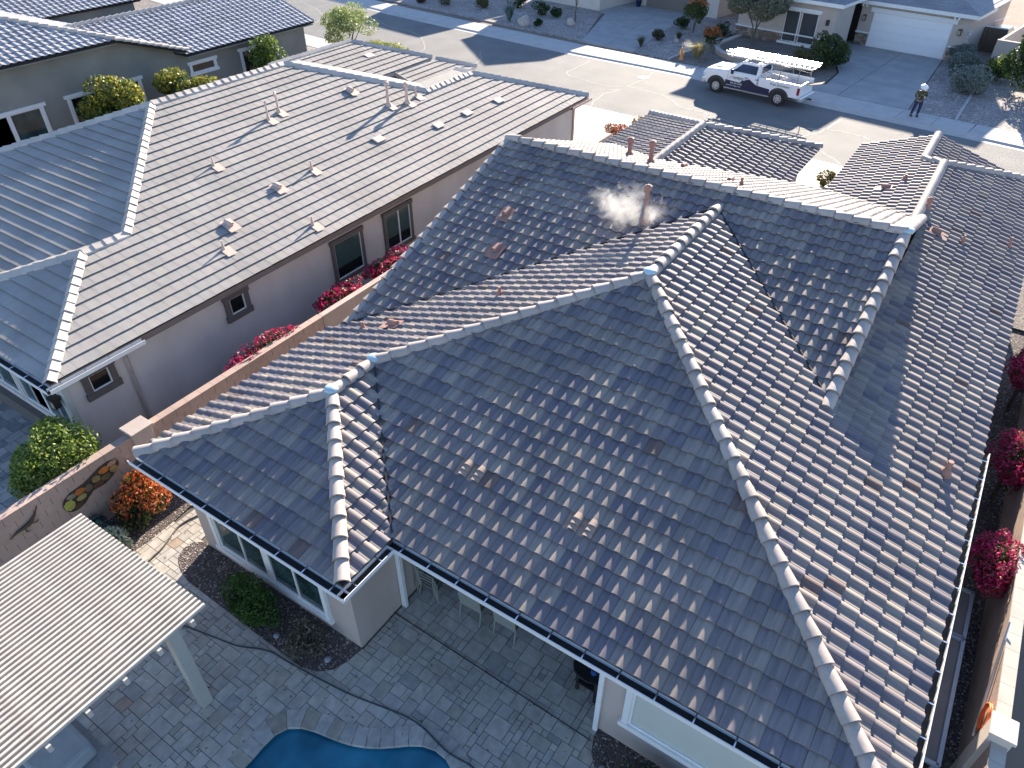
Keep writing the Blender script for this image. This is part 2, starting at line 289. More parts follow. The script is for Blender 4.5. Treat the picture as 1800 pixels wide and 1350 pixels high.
def roof(house, planes, material, capmat, caps, W=TW, E=TE, L=TL, lift=.052, th=.022, single=300, gaps=(), stagger=0, label=None, name='roof'):
    V = []; F = []
    for pl in planes:
        for q in pl.polys:
            o = len(V); V += [pl.pt(u, v, -.012) for u, v in q]; F.append(tuple(range(o, o+len(q))))
            o2 = len(V); V += [pl.pt(u, v, -.13) for u, v in q]; F.append(tuple(reversed(range(o2, o2+len(q)))))
            for i in range(len(q)): j = (i+1) % len(q); F.append((o+j, o+i, o2+i, o2+j))
    rf = mesh(name, V, F, UNDER, house)
    allt = []; jv = []; jf = []; jt = []; ju = []
    base, bf = tile_base(planes[0].kind, W, L, lift, th)
    for pl in planes:
        umin = min(u for q in pl.polys for u, v in q); umax = max(u for q in pl.polys for u, v in q); vmax = max(v for q in pl.polys for u, v in q)
        k = 0
        while k*E < vmax-.02:
            v0 = k*E-.05; off = (stagger*W if k % 2 else 0)
            i0 = math.floor((umin-off)/W)
            for i in range(i0, math.ceil((umax-off)/W)+1):
                u0 = i*W+off; cen = pl.pt(u0+W/2, v0+E/2)
                if any(np.linalg.norm(cen-np.array(g)) < .17 for g in gaps): continue
                cs = [(u0, max(v0, 0.001)), (u0+W, max(v0, 0.001)), (u0+W, v0+L), (u0, v0+L)]
                full = False; hit = []
                for q in pl.polys:
                    D = [min((c[0]-q[j][0])*-(q[(j+1) % len(q)][1]-q[j][1])+(c[1]-q[j][1])*(q[(j+1) % len(q)][0]-q[j][0]) for j in range(len(q))) for c in cs]
                    if min(D) >= -1e-6: full = True; break
                if not full:
                    r_ = W*.5
                    for q in pl.polys:
                        if all(any(((c[0]-q[j][0])*-(q[(j+1) % len(q)][1]-q[j][1])+(c[1]-q[j][1])*(q[(j+1) % len(q)][0]-q[j][0])) > 0 for c in cs) for j in range(len(q))): hit.append(q)
                    if not hit: continue
                allt.append((pl, u0, v0, full, hit, cen))
            k += 1
    ranked = sorted([t for t in allt if t[3] and t[0].single and in_view(t[5])], key=lambda t: np.linalg.norm(t[5]-CAMP))[:single]
    chosen = set(id(t) for t in ranked)
    bm_ = bpy.data.meshes.new('roof_tile'); bm_.from_pydata([tuple(v) for v in base], [], bf); bm_.materials.append(material)
    a = bm_.attributes.new('puv', 'FLOAT_VECTOR', 'POINT'); a.data.foreach_set('vector', np.column_stack([base[:, 0], base[:, 1], base[:, 2]*0]).astype(np.float32).ravel())
    if planes[0].kind == 's': bm_.polygons.foreach_set('use_smooth', [True]*9+[False]*(len(bm_.polygons)-9))
    rng = random.Random(3)
    for t in allt:
        pl, u0, v0, full, hit, cen = t
        jit = rng.uniform(-.006, .006)
        if id(t) in chosen:
            o = bpy.data.objects.new('roof_tile', bm_); M = Matrix(((pl.u[0], pl.s[0], pl.n[0], 0), (pl.u[1], pl.s[1], pl.n[1], 0), (pl.u[2], pl.s[2], pl.n[2], 0), (0, 0, 0, 1)))
            M.translation = Vector(pl.pt(u0, v0+jit)); place(o, rf); o.matrix_basis = M @ Matrix.Rotation(rng.uniform(-.006, .006), 4, 'Z'); continue
        tint = rng.random()
        if full:
            o = len(jv); jv += [pl.pt(u0+b_[0], v0+jit+b_[1], b_[2]) for b_ in base]; jf += [tuple(i+o for i in f) for f in bf]
            jt += [tint]*len(base); ju += [(b_[0], b_[1], 0) for b_ in base]
        else:
            hit2 = []
            for q in hit:
                # let the tiles hang over the eave (v < 0 side is open)
                hit2.append([(u, v if v > .01 else -.2) for u, v in q])
            for q in hit2:
                for f in bf:
                    pol = [(base[i][0]+u0, base[i][1]+v0, base[i][2]) for i in f]; c = sh(pol, q)
                    if len(c) < 3: continue
                    o = len(jv); jv += [pl.pt(*x) for x in c]; jf.append(tuple(range(o, o+len(c)))); jt += [tint]*len(c); ju += [(x[0]-u0, x[1]-v0, 0) for x in c]
    if jv:
        o = mesh('roof_tile', jv, jf, material, rf, attrs={'tint': ('FLOAT', jt), 'puv': ('FLOAT_VECTOR', ju)}, kind='stuff')
    # caps
    for cap in caps:
        a, b_, kind = cap[:3]; cap_run(rf, a, b_, kind, capmat, **(cap[3] if len(cap) > 3 else {}))
    return rf
CAPM = {}
def cap_mesh(kind, m):
    key = (kind, m.name)
    if key in CAPM: return CAPM[key]
    L = .50 if kind == 'barrel' else .40; V = []; F = []
    if kind == 'barrel':
        prs = [(.155, .115, 0), (.125, .095, L)]; ang = [i/8*math.pi for i in range(9)]
        for r1, r2, x in prs: V += [(x, r1*math.cos(t), -.045+ (.045 if x == 0 else -.012)+(r2+.035)*math.sin(t)) for t in ang]
        V += [(0, (.155-.02)*math.cos(t), (r2-.005+.03)*math.sin(t)-.012) for t in ang]; n = 9
    else:
        sec = [(-.17, -.10), (-.155, -.05), (0, .06), (.155, -.05), (.17, -.10)]; n = 5
        V += [(0, y, z+.035) for y, z in sec]+[(L, y*.94, z) for y, z in sec]+[(0, y*.93, z+.005) for y, z in sec]
    V += [(-.0008, v[1], v[2]) for v in V[:n]]
    F = [(i+1, i, n+i, n+i+1) for i in range(n-1)]+[(3*n+i, 3*n+i+1, 2*n+i+1, 2*n+i) for i in range(n-1)]
    me = bpy.data.meshes.new('ridge_tile'); me.from_pydata(V, [], F); me.materials.append(m)
    if kind == 'barrel': me.polygons.foreach_set('use_smooth', [True]*8+[False]*8)
    at = me.attributes.new('puv', 'FLOAT_VECTOR', 'POINT'); at.data.foreach_set('vector', np.array([(v[1], v[0], 0) for v in V], dtype=np.float32).ravel())
    CAPM[key] = me; return me
def cap_run(parent, a, b_, kind, m, up=(0, 0, 1), lift=.045, ex=.33, scale=1.0):
    """a is the lower / first end"""
    a = Vector(a); b_ = Vector(b_); d = (b_-a); ex = .415 if kind == 'barrel' else ex; n = max(1, round(d.length/ex)); st = d/n; x = d.normalized(); y = Vector(up).cross(x).normalized(); z = x.cross(y)
    me = cap_mesh(kind, m); rng = random.Random(int(abs(a.x*7+a.y*13)))
    for i in range(n):
        o = bpy.data.objects.new('ridge_tile', me); M = Matrix(((x.x, y.x, z.x, 0), (x.y, y.y, z.y, 0), (x.z, y.z, z.z, 0), (0, 0, 0, 1)))
        M.translation = a+st*i+z*(lift+rng.uniform(-.006, .006)); place(o, parent); o.matrix_basis = M @ Matrix.Rotation(rng.uniform(-.02, .02), 4, 'Z') @ Matrix.Scale(scale, 4)

SP = .3358; ZE = 3.225
# ================================================================== SETTING
def poly_sheet(name, poly, z, m, holes=(), kind='structure', parent=None, **k):
    loops = [[Vector((q[0], q[1], 0)) for q in poly]]+[[Vector((q[0], q[1], 0)) for q in h] for h in holes]
    pts = [q for lp in loops for q in lp]; F = []
    for t in tessellate_polygon(loops):
        a, b_, c = [pts[i] for i in t]; F.append(t if (b_-a).cross(c-a).z > 0 else tuple(reversed(t)))
    return mesh(name, [(q.x, q.y, z) for q in pts], F, m, parent, kind=kind if parent is None else None, **k)
POOL = [(-7.9, -1.5), (-7.66, .6), (-7.5, 2.35), (-7.54, 2.92), (-7.49, 3.21), (-7.33, 3.39), (-7.09, 3.51), (-6.81, 3.59), (-6.42, 3.67), (-6.07, 3.78), (-5.7, 3.98), (-5.44, 4.19), (-5.15, 4.43), (-4.88, 4.56), (-4.57, 4.57), (-4.28, 4.49), (-4.0, 4.2), (-3.7, 3.4), (-3.5, 2), (-3.4, -1.5)]
def smooth_poly(P, it=2):
    for _ in range(it):
        Q = []
        for i in range(len(P)):
            a = P[i]; b_ = P[(i+1) % len(P)]; Q += [(a[0]*.75+b_[0]*.25, a[1]*.75+b_[1]*.25), (a[0]*.25+b_[0]*.75, a[1]*.25+b_[1]*.75)]
        P = Q
    return P
def smooth_open(P, it=2):
    for _ in range(it):
        Q = [P[0]]
        for i in range(len(P)-1):
            a = P[i]; b_ = P[i+1]; Q += [tuple(a[j]*.75+b_[j]*.25 for j in range(len(a))), tuple(a[j]*.25+b_[j]*.75 for j in range(len(a)))]
        P = Q+[P[-1]]
    return P
POOLS = smooth_poly(POOL, 2)
poly_sheet('ground', [(-500, -500), (500, -500), (500, 500), (-500, 500)], 0, SOIL, holes=[POOLS])
# pool
WATER, n_, l_, b_ = mk('pool_water')
b_.inputs['Base Color'].default_value = (.004, .055, .115, 1); b_.inputs['Roughness'].default_value = .06; b_.inputs['IOR'].default_value = 1.33
tcn = n_.new('ShaderNodeTexCoord'); wn = n_.new('ShaderNodeTexNoise'); wn.inputs['Scale'].default_value = 1.1; wn.inputs['Detail'].default_value = 2; l_.new(tcn.outputs['Object'], wn.inputs[0])
wr = n_.new('ShaderNodeValToRGB'); wr.color_ramp.elements[0].color = (.008, .10, .17, 1); wr.color_ramp.elements[1].color = (.03, .22, .32, 1); wr.color_ramp.elements[0].position = .35; wr.color_ramp.elements[1].position = .7  # noise ramp paints streaks of shadow into the water colour
l_.new(wn.outputs[0], wr.inputs[0]); l_.new(wr.outputs[0], b_.inputs['Base Color'])
wb = n_.new('ShaderNodeBump'); wb.inputs['Strength'].default_value = .22; wn2 = n_.new('ShaderNodeTexNoise'); wn2.inputs['Scale'].default_value = 5; l_.new(tcn.outputs['Object'], wn2.inputs[0]); l_.new(wn2.outputs[0], wb.inputs['Height']); l_.new(wb.outputs[0], b_.inputs['Normal'])
poly_sheet('pool_water', POOLS, -.09, WATER)
PTILE = mat('pool_waterline_tile', (.02, .07, .12), .3, .2, 20)
bb = B(); n = len(POOLS)
for i in range(n):
    a, c = POOLS[i], POOLS[(i+1) % n]; bb.add([(*a, -.6), (*c, -.6), (*c, 0.02), (*a, 0.02)], [(0, 1, 2, 3)])
bb.build('pool_wall', PTILE, kind='structure')
# coping stones
cop = smooth_open(POOL, 2); pool_c = Vector((-5.6, 1.5))
def resample(P, step):
    out = [Vector(P[0])]; acc = 0
    for i in range(len(P)-1):
        a = Vector(P[i]); c = Vector(P[i+1]); L_ = (c-a).length; t = step-acc
        while t <= L_: out.append(a+(c-a)*(t/L_)); t += step
        acc = (acc+L_) % step
    return out
RS = resample(cop, .27); inner = []; outer = []
for i, q in enumerate(RS):
    d = (RS[min(i+1, len(RS)-1)]-RS[max(i-1, 0)]).normalized(); nrm = Vector((-d.y, d.x))
    inner.append(q-nrm*.02); outer.append(q+nrm*.34)
coping = bpy.data.objects.new('pool_coping', None); COL.objects.link(coping); coping['kind'] = 'structure'
rng = random.Random(5)
for i in range(len(RS)-1):
    if RS[i].y < .5: continue
    g = .006; a, b2, c, d = inner[i], inner[i+1], outer[i+1], outer[i]
    def lp(p, q, t): return p+(q-p)*t
    q = [lp(a, b2, .02), lp(b2, a, .02), lp(c, d, .02), lp(d, c, .02)]; z = .052+rng.uniform(-.002, .002)
    bb = B().prism([(v.x, v.y) for v in q], -.02, z)
    mesh('coping_stone', bb.V, bb.F, COPE, coping, attrs={'tint': ('FLOAT', [0]*8), 'puv': ('FLOAT_VECTOR', [(v.x, v.y, 0) for v in bb.V])})
# pavers (patio)
def pip(x, y, P):
    c = False; n = len(P)
    for i in range(n):
        x1, y1 = P[i][0], P[i][1]; x2_, y2 = P[i-1][0], P[i-1][1]
        if (y1 > y) != (y2 > y) and x < (x2_-x1)*(y-y1)/(y2-y1)+x1: c = not c
    return c
BED = [(-12.45, 5.34), (-12.66, 5.19), (-12.70, 4.95), (-12.62, 4.75), (-12.45, 4.6), (-12.21, 4.5), (-11.89, 4.40), (-10.2, 4.36), (-8.64, 4.33), (-8.1, 4.33), (-7.75, 4.44), (-7.5, 4.66), (-7.38, 4.99), (-7.33, 5.36)]
BED2 = [(-15.02, 7.5), (-12.9, 7.5), (-13.3, 6.4), (-13.7, 5.9), (-13.62, 5.4), (-13.58, 4.6), (-13.65, 3.9), (-13.9, 2.6), (-14.2, 0), (-15.02, 0)]
BED3 = [(-2.42, 6.6), (-2.39, 6.37), (-2.29, 6.12), (-2.12, 5.92), (-1.6, 5.2), (-1.0, 4.4), (2.2, 3.6), (2.2, 6.6)]
def make_pavers(name, x0, x1, y0, y1, keep, m, single=300, unit=.135, z=.04, seed=2, sizes=((3, 2), (2, 2), (2, 3), (2, 1), (1, 2), (2, 2), (3, 2), (1, 1), (3, 3)), gap=.005, edge=None):
    rng = random.Random(seed); nx = int((x1-x0)/unit); ny = int((y1-y0)/unit); g = np.zeros((nx, ny), bool); P = []
    for j in range(ny):
        for i in range(nx):
            if g[i, j]: continue
            s = list(sizes); rng.shuffle(s)
            for (a, c) in s+[(1, 1)]:
                if i+a <= nx and j+c <= ny and not g[i:i+a, j:j+c].any(): break
            g[i:i+a, j:j+c] = True; X = x0+i*unit; Y = y0+j*unit
            cells = [(ii, jj) for ii in range(a) for jj in range(c) if keep(X+(ii+.5)*unit, Y+(jj+.5)*unit)]
            if len(cells) == a*c: P.append((X, Y, a*unit, c*unit))
            elif cells:
                rows_ = {}
                for ii, jj in cells: rows_.setdefault(jj, []).append(ii)
                for jj, q in rows_.items(): P.append((X+min(q)*unit, Y+jj*unit, (max(q)-min(q)+1)*unit, unit))
    par = bpy.data.objects.new(name, None); COL.objects.link(par); par['kind'] = 'structure'
    P = [q for q in P if True]; P.sort(key=lambda q: np.linalg.norm(np.array([q[0], q[1], 0])-CAMP)-(0 if in_view((q[0], q[1], 0)) else -1000)-q[2]*q[3]*6)
    meshes = {}; V = []; F = []; T = []; U = []
    for k, (X, Y, wd, dp) in enumerate(P):
        dz = rng.uniform(-.003, .003); bb = B().box(gap/2, wd-gap/2, gap/2, dp-gap/2, -.03, z)
        # chamfer the top edge a little
        for i in range(4, 8): bb.V[i].x += .004 if bb.V[i].x < wd/2 else -.004; bb.V[i].y += .004 if bb.V[i].y < dp/2 else -.004
        if k < single:
            key = (round(wd, 2), round(dp, 2))
            if key not in meshes:
                me = bpy.data.meshes.new('paver'); me.from_pydata(bb.V, [], bb.F[1:]); me.materials.append(m); at = me.attributes.new('puv', 'FLOAT_VECTOR', 'POINT'); at.data.foreach_set('vector', np.array([(v.x, v.y, 0) for v in bb.V], dtype=np.float32).ravel()); meshes[key] = me
            o = bpy.data.objects.new('paver', meshes[key]); place(o, par); o.location = (X, Y, dz)
        else:
            o = len(V); V += [(v.x+X, v.y+Y, v.z+dz) for v in bb.V]; F += [tuple(i+o for i in f) for f in bb.F[1:]]; T += [rng.random()]*8; U += [(v.x, v.y, 0) for v in bb.V]
    if V: mesh('paver', V, F, m, par, attrs={'tint': ('FLOAT', T), 'puv': ('FLOAT_VECTOR', U)}, kind='stuff')
    return par
COUT = [(v.x, v.y) for v in outer]+[(-3, -1.5)]
BEDR = resample(BED+[BED[0]], .05)
def keep_main(x, y):
    if pip(x, y, POOLS) or (pip(x, y, BED) and min((x-q[0])**2+(y-q[1])**2 for q in BEDR) > .12**2): return False
    if y > 5.35 and x < -7.36: return x < -12.55 and x > -13.55 and y < 9
    if x > -2.42 and y > 6.6: return False
    if x < -13.6: return x > -13.7 and y < 3
    if pip(x, y, POOLS): return False
    near = min((x-q[0])**2+(y-q[1])**2 for q in POOLS)
    return near > .11**2
GROUT = mat('paver_joint_sand', (.10, .095, .085), .95, .2, 8)
poly_sheet('patio_base', [(-13.75, -1.5), (2.2, -1.5), (2.2, 6.6), (-2.42, 6.6), (-2.42, 10.6), (-7.36, 10.6), (-7.36, 5.4), (-12.5, 5.4), (-12.5, 9), (-13.6, 9)], .012, GROUT, holes=[POOLS])
make_pavers('patio', -13.8, 1.8, -.6, 10.5, keep_main, PAVE, edge=lambda x, y: min((x-q[0])**2+(y-q[1])**2 for q in POOLS) < .4**2)
for nm, bd in (('planting_bed', BED), ('planting_bed', BED2), ('planting_bed', BED3)):
    poly_sheet(nm, bd, .047, GRAVD)
bb = B().bar((-7.36, 6.38, .046), (-2.40, 6.31, .046), .016, .014).build('drain_channel', GUTIN, kind='structure')
# neighbour's paved yard, side yards
make_pavers('neighbour_patio', -24, -15.3, -1.2, 5.6, lambda x, y: True, PAVE2, single=300, unit=.16, seed=9)
poly_sheet('side_yard', [(2.2, -2), (3.45, -2), (3.45, 33), (1.5, 33), (1.5, 6.6), (2.2, 6.6)], .02, GRAVD)
poly_sheet('side_yard', [(-17.0, 5.6), (-15.2, 5.6), (-15.2, 33), (-17.0, 33)], .01, GRAV)
# street
FC = [(-220, 85), (-120, 66), (-54.5, 52.6), (-46.9, 51.2), (-39, 50.07), (-26.85, 48.6), (-18.91, 48.1), (-13.2, 47.36), (-7.89, 46.62), (-1.17, 45.81), (1.55, 45.42), (40, 39.5), (200, 12)]
NC = [(-220, 70), (-120, 53), (-54, 42.5), (-35, 40.2), (-21.3, 38.7), (-16.6, 38.45), (-7.2, 37.7), (-5.9, 37.6), (1.75, 36.6), (40, 30.5), (200, 3)]
poly_sheet('street', FC+NC[::-1], .006, ASPH)
def offset(P, d):
    out = []
    for i, q in enumerate(P):
        a = Vector(P[max(i-1, 0)]); c = Vector(P[min(i+1, len(P)-1)]); t = (c-a).normalized(); out.append((q[0]-t.y*d, q[1]+t.x*d))
    return out
def slabs(name, path, d0, d1, z, m, step, gut):
    A_ = offset(path, d0); C_ = offset(path, d1); par = bpy.data.objects.new(name, None); COL.objects.link(par); par['kind'] = 'structure'
    ra = resample(A_, step); cnt = 0
    V = []; F = []
    for i in range(len(ra)-1):
        a, b2 = ra[i], ra[i+1]; t = (b2-a).normalized(); nn = Vector((-t.y, t.x))*(d1-d0); g = t*.012
        q = [a+g, b2-g, b2-g+nn, a+g+nn]; bb = B().prism([(v.x, v.y) for v in q], -.05, z)
        if in_view((a.x, a.y, 0), 1.1): mesh('slab', bb.V, bb.F, m, par, attrs={'tint': ('FLOAT', [0]*8)})
        else: o = len(V); V += bb.V; F += [tuple(k+o for k in f) for f in bb.F]
    if V: mesh('slab', V, F, m, par, kind='stuff')
    # kerb
    kb = B(); G0 = offset(path, gut*.45); G1 = offset(path, d0)
    ra0 = resample(offset(path, 0), 3); 
    for i in range(len(path)-1):
        a, b2 = Vector(offset(path, 0)[i]), Vector(offset(path, 0)[i+1]); c, d = Vector(offset(path, d0)[i]), Vector(offset(path, d0)[i+1])
        g0, g1 = Vector(offset(path, -gut)[i]), Vector(offset(path, -gut)[i+1])
        kb.add([(*g0, .012), (*g1, .012), (*b2, .022), (*a, .022), (*d, z-.002), (*c, z-.002), ((a*.6+c*.4).x, (a*.6+c*.4).y, z-.02), ((b2*.6+d*.4).x, (b2*.6+d*.4).y, z-.02)], [(0, 1, 2, 3), (3, 2, 7, 6), (6, 7, 4, 5)] if d0 > 0 else [(3, 2, 1, 0), (6, 7, 2, 3), (5, 4, 7, 6)])
    kb.build('kerb', CONC, par)
    return par
slabs('sidewalk', FC, .28, 2.1, .12, CONC, 1.9, .35)
slabs('near_sidewalk', NC, -.28, -1.9, .12, CONC, 1.9, -.35)
# own and neighbour driveways on the near side
def drive(name, poly, z, m): return B().prism(poly, -.05, z).build(name, m, kind='structure')
drive('driveway', [(-23.5, 30.5), (-17.0, 30.5), (-15.4, 30.2), (-15.4, 36.9), (-24.6, 37.2)], .13, CONC)
drive('driveway', [(-15.36, 30.4), (-13.1, 30.4), (-5.4, 30.8), (-5.3, 36.1), (-15.36, 36.85)], .127, CONC)
poly_sheet('front_yard', [(-5.3, 26.4), (3.6, 26.4), (3.6, 35), (-5.3, 36)], .1, GRAV)
poly_sheet('front_yard', [(-44, 30), (-24.6, 30), (-24.6, 37.4), (-44, 40)], .1, GRAVF)
poly_sheet('front_yard', [(-75, 36), (-44, 30), (-44, 40), (-75, 45)], .1, GRAV)
# crack seal lines
def ribbon(bb, P, wd, z=.012):
    P = [Vector((q[0], q[1])) for q in P]
    for i in range(len(P)-1):
        t = (P[i+1]-P[i]).normalized(); nn = Vector((-t.y, t.x))*wd/2; a, c = P[i]-t*.02, P[i+1]+t*.02
        bb.add([(*(a-nn), z), (*(c-nn), z), (*(c+nn), z), (*(a+nn), z)], [(0, 1, 2, 3)])
cr = B(); rr = random.Random(11)
def wob(P):
    P = smooth_open([(q[0], q[1]) for q in P], 1); P = [v for v in resample(P, .6)]+[Vector(P[-1])]
    return [(v.x+rr.uniform(-.08, .08), v.y+rr.uniform(-.08, .08)) for v in P]
for L_ in [[(-12.64, -16.65), (-12.2, -18.5), (-11.99, -20.34), (-9.66, -20.44), (-7.24, -20.5), (-7.32, -17.77), (-7.82, -15.6)], [(-7.24, -20.65), (-7.4, -22.5), (-6.51, -24.3)], [(-7.24, -20.6), (-8.8, -22.2), (-8.6, -24.1)], [(-7.3, -19.6), (-4, -19.6), (-2.5, -21), (-.5, -20.5), (.2, -23.6)],
           [(3.5, -19.8), (6.5, -18), (9, -19), (13, -18), (22, -19)], [(-20, -20), (-18, -22), (-17.5, -24.5)], [(-34, -18.5), (-30, -20), (-28, -19.3), (-24, -21.5), (-22, -24.5)], [(-44, -19), (-38, -20.5), (-36, -23)], [(-.6, -21), (6, -21.5), (8, -22.8)], [(5.2, -16.5), (5.5, -19), (4.4, -21.4)]]:
    ribbon(cr, wob([FP(a, b2)[:2] for a, b2 in L_]), .085)
cr.build('crack_seal', SEAL, kind='structure')
mh = B(); c = FP(-7.55, -17.4); mh.tube([(c[0], c[1], .006), (c[0], c[1], .02)], .42, 24); mh.build('manhole_collar', SEAL, kind='structure')
# far yards and driveways (street-aligned frame)
def FPoly(P): return [FP(a, b2)[:2] for a, b2 in P]
def farp(name, P, z, m): return B().prism(FPoly(P), -.02, z).build(name, m, kind='structure')
farp('far_yard', [(-60, -14.0), (-16.2, -13.0), (-20.6, -5.0), (-20.6, 12), (-60, 12)], .10, GRAVF)
farp('far_driveway', [(-16.2, -13.1), (-11.6, -12.9), (-14.9, -.2), (-15.0, .3), (-20.3, .3), (-20.4, -4.6)], .125, DRIVE)
farp('far_driveway_entry', [(-20.4, -4.6), (-20.3, .3), (-20.3, 4.5), (-21.6, 4.5), (-21.6, -4.0)], .122, DRIVE)
farp('far_yard', [(-11.6, -12.9), (-8.75, -12.9), (-9.0, -4.0), (-9.0, 4), (-14.9, 4), (-14.9, -.2)], .102, GRAVF)
farp('far_yard', [(-8.55, -12.9), (-.35, -12.8), (1.75, -11.0), (1.3, -8.0), (-.7, -4.0), (-8.6, -4.0)], .104, GRAV)
farp('far_driveway', [(-.3, -12.8), (7.55, -12.6), (5.35, .0), (-.1, .0), (-1.2, 2), (-2.2, -1.5), (-.65, -4.0), (1.45, -8.0), (1.95, -11.0)], .126, DRIVE)
farp('far_yard', [(7.6, -12.6), (10.05, -12.5), (8.0, 1.8), (8.0, 14), (5.4, 14), (5.4, 0)], .103, GRAVF)
farp('far_yard', [(10.2, -12.5), (40, -12), (40, 0), (8.2, 0), (8.2, 1.2)], .105, GRAVF)
for P, lb in (([(-8.75, -12.85), (-8.55, -12.85), (-8.85, -4), (-9.05, -4)], 1), ([(10.05, -12.45), (10.2, -12.45), (8.2, 1.2), (8.05, 1.2)], 2)):
    farp('garden_kerb', P, .17, CONC)
for a0 in (2.6,):
    dj = B(); ribbon(dj, FPoly([(2.65, 0), (3.4, -12.6)]), .03, .1285); ribbon(dj, FPoly([(-.7, -6.1), (6.5, -6.1)]), .02, .1285); ribbon(dj, FPoly([(-17.7, .3), (-14, -13)]), .02, .1275)
    dj.build('driveway_joint', GUTIN, kind='structure')
B(FM).box(8.75, 9.35, -10.5, -10.0, .09, .115).build('utility_box_lid', mat('lid', (.25, .25, .24), .8), kind='structure')

# ================================================================== MAIN HOUSE
x0, y0, x1, y1 = -12.692, 4.846, -6.799, 6.167
Qx, Qy = -9.7455, 7.7925; P2y = 9.1135; P1 = (-5.323, 13.536); x2 = 2.046; yR = 17.613; yc = 18.321; zc = 5.938; xl, xr = -12.32, -.927
zq = ZE+SP*(Qx-x0); z1 = ZE+SP*(P1[0]-x0)
house = thing('house', (-5, 16, 0), 'beige stucco house in the middle under the large barrel tiled roof with covered patio', 'house')
planes = [
    Plane((x1, y1, ZE), (1, 0), SP, [[(x1, y1), (x2, y1), P1, (Qx, P2y)]]),
    Plane((x0, y0, ZE), (1, 0), SP, [[(x0, y0), (x1, y0), (Qx, Qy)]]),
    Plane((x1, y0, ZE), (0, 1), SP, [[(x1, y0), (x1, y1), (Qx, P2y), (Qx, Qy)]]),
    Plane((x0, P2y, ZE), (0, -1), SP, [[(x0, y0), (Qx, Qy), (Qx, P2y), (x0, P2y)], [(x0, P2y), (Qx, P2y), P1, (P1[0], yR), (x0, 10.24)]]),
    Plane((x2, y1, ZE), (0, 1), SP, [[P1, (xr, 9.14), (xr, 13.22), (P1[0], yR)], [(xr, 9.14), (x2, y1), (x2, 31.515), (xr, 28.542)], [(-1.099, 23.0), (xr, 23.0), (xr, 28.542), (-1.099, 28.37)]]),
    Plane((xl, 10.61, 3.35), (1, 0), SP, [[(xl, 10.61), (P1[0], yR), (P1[0], yc), (xl, yc)], [(P1[0], yR), (xr, 13.214), (xr, yc), (P1[0], yc)]]),
    Plane((xr, 26.4, 3.2255), (-1, 0), SP, [[(xl, yc), (xr, yc), (xr, 23.1), (-4.244, 26.4), (xl, 26.4)]]),
    Plane((-12.95, 30.6, ZE), (0, -1), SP, [[(-9.28, 22.73), (-12.95, 26.4), (-12.95, 30.6), (-9.28, 26.93)]]),
    Plane((-5.61, 26.4, ZE), (0, 1), SP, [[(-9.28, 22.73), (-9.28, 26.93), (-5.61, 30.6), (-5.61, 26.4)]]),
    Plane((-5.61, 30.6, ZE), (-1, 0), SP, [[(-5.61, 30.6), (-12.95, 30.6), (-9.28, 26.93)]]),
    Plane((-4.244, 32, ZE), (0, -1), SP, [[(-1.099, 23.25), (-1.099, 28.37), (-1.78, 29.05), (-4.244, 29.05), (-4.244, 26.4)], [(-1.78, 29.05), (-1.78, 32), (-4.244, 32), (-4.244, 29.05)]]),
    Plane((.69, 29.05, ZE), (0, 1), SP, [[(-1.78, 29.05), (.69, 31.52), (.69, 32), (-1.78, 32)]]),
    Plane((2.046, 31.515, ZE), (-1, 0), SP, [[(2.046, 31.515), (.69, 31.515), (-1.78, 29.05), (-1.099, 28.37)]]),
]
z3 = 4.281; zj = 4.457
caps = [((x0, y0, ZE), (Qx, Qy, zq), 'barrel'), ((x1, y0, ZE), (Qx, Qy, zq), 'barrel'), ((Qx, Qy, zq), (Qx, P2y, zq), 'barrel'), ((Qx, P2y, zq), (*P1, z1), 'barrel'),
        ((x2, y1, ZE), (*P1, z1), 'barrel'), ((*P1, z1), (P1[0], yR+.1, z1), 'barrel'),
        ((xr, yc, zc), (xl, yc, zc), 'barrel'), ((xr-.02, 13.05, 4.19), (xr-.02, yc-.1, zc), 'barrel', dict(lift=.02)), ((xl+.04, 10.3, 3.27), (xl+.04, yc-.1, zc), 'barrel', dict(lift=-.0, scale=.8)),
        ((xr-.02, 23.4, 4.26), (xr-.02, yc+.1, zc), 'barrel', dict(lift=.02)),
        ((-9.28, 26.93, zj), (-9.28, 22.6, zj), 'barrel'), ((-12.95, 30.6, ZE), (-9.28, 26.93, zj), 'barrel'), ((-5.61, 30.6, ZE), (-9.28, 26.93, zj), 'barrel'),
        ((-1.099, 28.37, z3), (-1.099, 23.2, z3), 'barrel'), ((x2, 31.515, ZE), (-1.099, 28.37, z3), 'barrel'), ((-1.78, 29.05, 4.052), (-1.099, 28.37, z3), 'barrel'), ((-1.78, 32, 4.052), (-1.78, 29.05, 4.052), 'barrel')]
AV = [(-6.07, 7.73, 3.75), (-3.68, 7.67, 3.73)]
gp = []
for v in AV:
    pl = planes[0]; u, s_ = pl.us(v[0], v[1]); k = round((s_+.05)/TE-.35); i = math.floor(u/TW)
    for ii in (i, i-1): gp.append(tuple(pl.pt(ii*TW+TW/2, k*TE-.05+TE/2)))
mroof = roof(house, planes, TILE, CAP, caps, gaps=gp)
